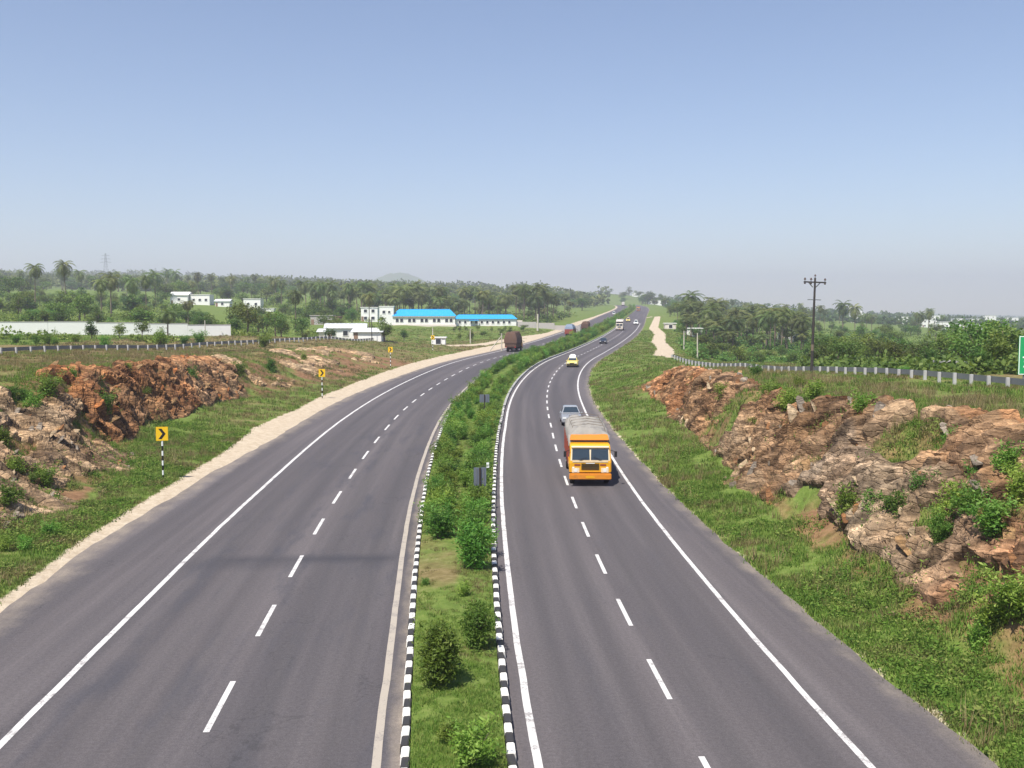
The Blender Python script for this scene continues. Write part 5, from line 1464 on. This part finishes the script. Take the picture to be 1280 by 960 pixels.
# median grass
n = 15000
s = 20 + 80 * RNG.uniform(0, 1, n) ** 1.6; o = RNG.uniform(-1, 1, n) * (med(s) - .16)
x, y, _ = road_xyz(s, o); z = med_z(s, o)
bare = np.exp(-((s - 40) / 5.5) ** 2) * (o < .25) * .9
kp = fbm(x * 1.3, y * 1.3, o=3) > .32 + bare * .35
x, y, z, s = x[kp], y[kp], z[kp], s[kp]
scatter(T_near, np.stack([x, y, z], -1), RNG.uniform(.45, .95, len(x)), grass_cols(x, y, np.interp(s, [20, 33, 40, 50], [.18, .35, .6, .25])), 'median_grass', 'short green grass on the median between the kerbs', 'grass')
# verges and slopes
def verge(n, side, Y0, Y1, pw, a0, a1, tpls, s0, s1, name, label, wd=False, thr=.40):
    Y = Y0 + (Y1 - Y0) * RNG.uniform(0, 1, n) ** pw
    e = OFF['RE'](s_of_Y(Y)) if side > 0 else OFF['LE'](s_of_Y(Y)) - shoulder_w(Y) * .8
    o = e + side * (a0 + (a1 - a0) * RNG.uniform(0, 1, n)); X = o + xc(Y)
    dirt, dry, red = masks(X, Y)
    f = fbm(X * .45 + (9 if wd else 0), Y * .45, o=4)
    kp = (f > thr + red * .13) & (dirt < .55)
    X, Y, dry = X[kp], Y[kp], dry[kp]
    c = grass_cols(X, Y, dry * .8 - (.2 if wd else 0))
    return scatter(tpls, np.stack([X, Y, ground_z(X, Y)], -1), RNG.uniform(s0, s1, len(X)), c, name, label, 'weeds' if wd else 'grass')
verge(40000, 1, 18, 60, 1.2, .15, 14, T_near, .8, 1.7, 'verge_grass', 'green grass on the near right verge and slope', thr=.30)
verge(26000, 1, 50, 130, 1.2, .15, 26, T_mid, .7, 1.4, 'verge_grass', 'grass on the middle right verge and slope top')
verge(9000, 1, 18, 75, 1.2, .3, 9, W_near, .7, 1.7, 'verge_weeds', 'leafy weeds on the near right verge', True, .5)
verge(20000, 1, 125, 330, 1.2, .3, 40, T_far, .6, 1.1, 'verge_grass', 'grass on the far right bank')
verge(30000, -1, 28, 75, 1.1, .1, 14, T_near, .8, 1.7, 'verge_grass', 'green grass on the near left verge', thr=.30)
verge(7000, -1, 28, 80, 1.1, .3, 8, W_near, .7, 1.7, 'verge_weeds', 'leafy weeds on the near left verge', True, .5)
verge(24000, -1, 70, 140, 1.1, .1, 36, T_mid, .7, 1.4, 'verge_grass', 'dry grass on the middle left verge and slope top')
verge(20000, -1, 130, 330, 1.2, .3, 60, T_far, .6, 1.1, 'verge_grass', 'dry grass on the far left bank')

def stalks(n, side, Y0, Y1, a0, a1, name, label):
    Y = Y0 + (Y1 - Y0) * RNG.uniform(0, 1, n) ** 1.2
    e = OFF['RE'](s_of_Y(Y)) if side > 0 else OFF['LE'](s_of_Y(Y)) - shoulder_w(Y)
    X = e + side * (a0 + (a1 - a0) * RNG.uniform(0, 1, n)) + xc(Y)
    kp = fbm(X * .35 + 31, Y * .35, o=3) > .52
    X, Y = X[kp], Y[kp]
    return scatter(T_dry, np.stack([X, Y, ground_z(X, Y)], -1), RNG.uniform(.6, 1.5, len(X)), DRY[RNG.integers(3, size=len(X))] * 1.25, name, label, 'grass')
T_dry = [tuft(70 + i, 12, .55, .2, .008) for i in range(5)]
stalks(5200, 1, 20, 110, .2, 16, 'dry_grass', 'tall dry grass stalks on the right verge and slope')
stalks(5200, -1, 30, 130, .2, 22, 'dry_grass', 'tall dry grass stalks on the left verge and slope')

# distant cone hill
x, y = at(499, 5000), 5000.0; z = 137.0
n = 60; V = []; a = np.linspace(-1, 1, n)
HX, HY = np.meshgrid(a * 230, a * 230); rr = np.hypot(HX, HY) / 230
HZ = np.maximum(0, 1 - rr) ** 1.2 * 88 * (1 + (fbm(HX * .02, HY * .02) - .5) * .5) - 12
hill = structure('hill', np_mesh('hill', np.stack([HX + x, HY + y, HZ + z], -1).reshape(-1, 3), grid_faces(n, n), {'dirt': np.zeros(n * n), 'dry': np.full(n * n, .25), 'red': np.zeros(n * n)}, smooth=True), M['ground'])

# ================================================================== HAZE
m, nt, out = newmat('pale_haze'); g = NT(nt)
pv = g.n('VolumePrincipled'); pv.inputs['Color'].default_value = (.83, .805, .975, 1); pv.inputs['Density'].default_value = .00032; pv.inputs['Anisotropy'].default_value = .25
g.l(pv.outputs[0], out.inputs['Volume'])
zl = float(GZ.min()) - 1.0; zh = float(max(GZ.max() + 14, 244))
hz = obj('haze', MB().box((0, 3200, (zl + zh) / 2), (11600, 6900, zh - zl)).mesh('haze'), m)
tag(hz, 'pale blue daytime haze over the whole landscape', 'haze', kind='stuff')
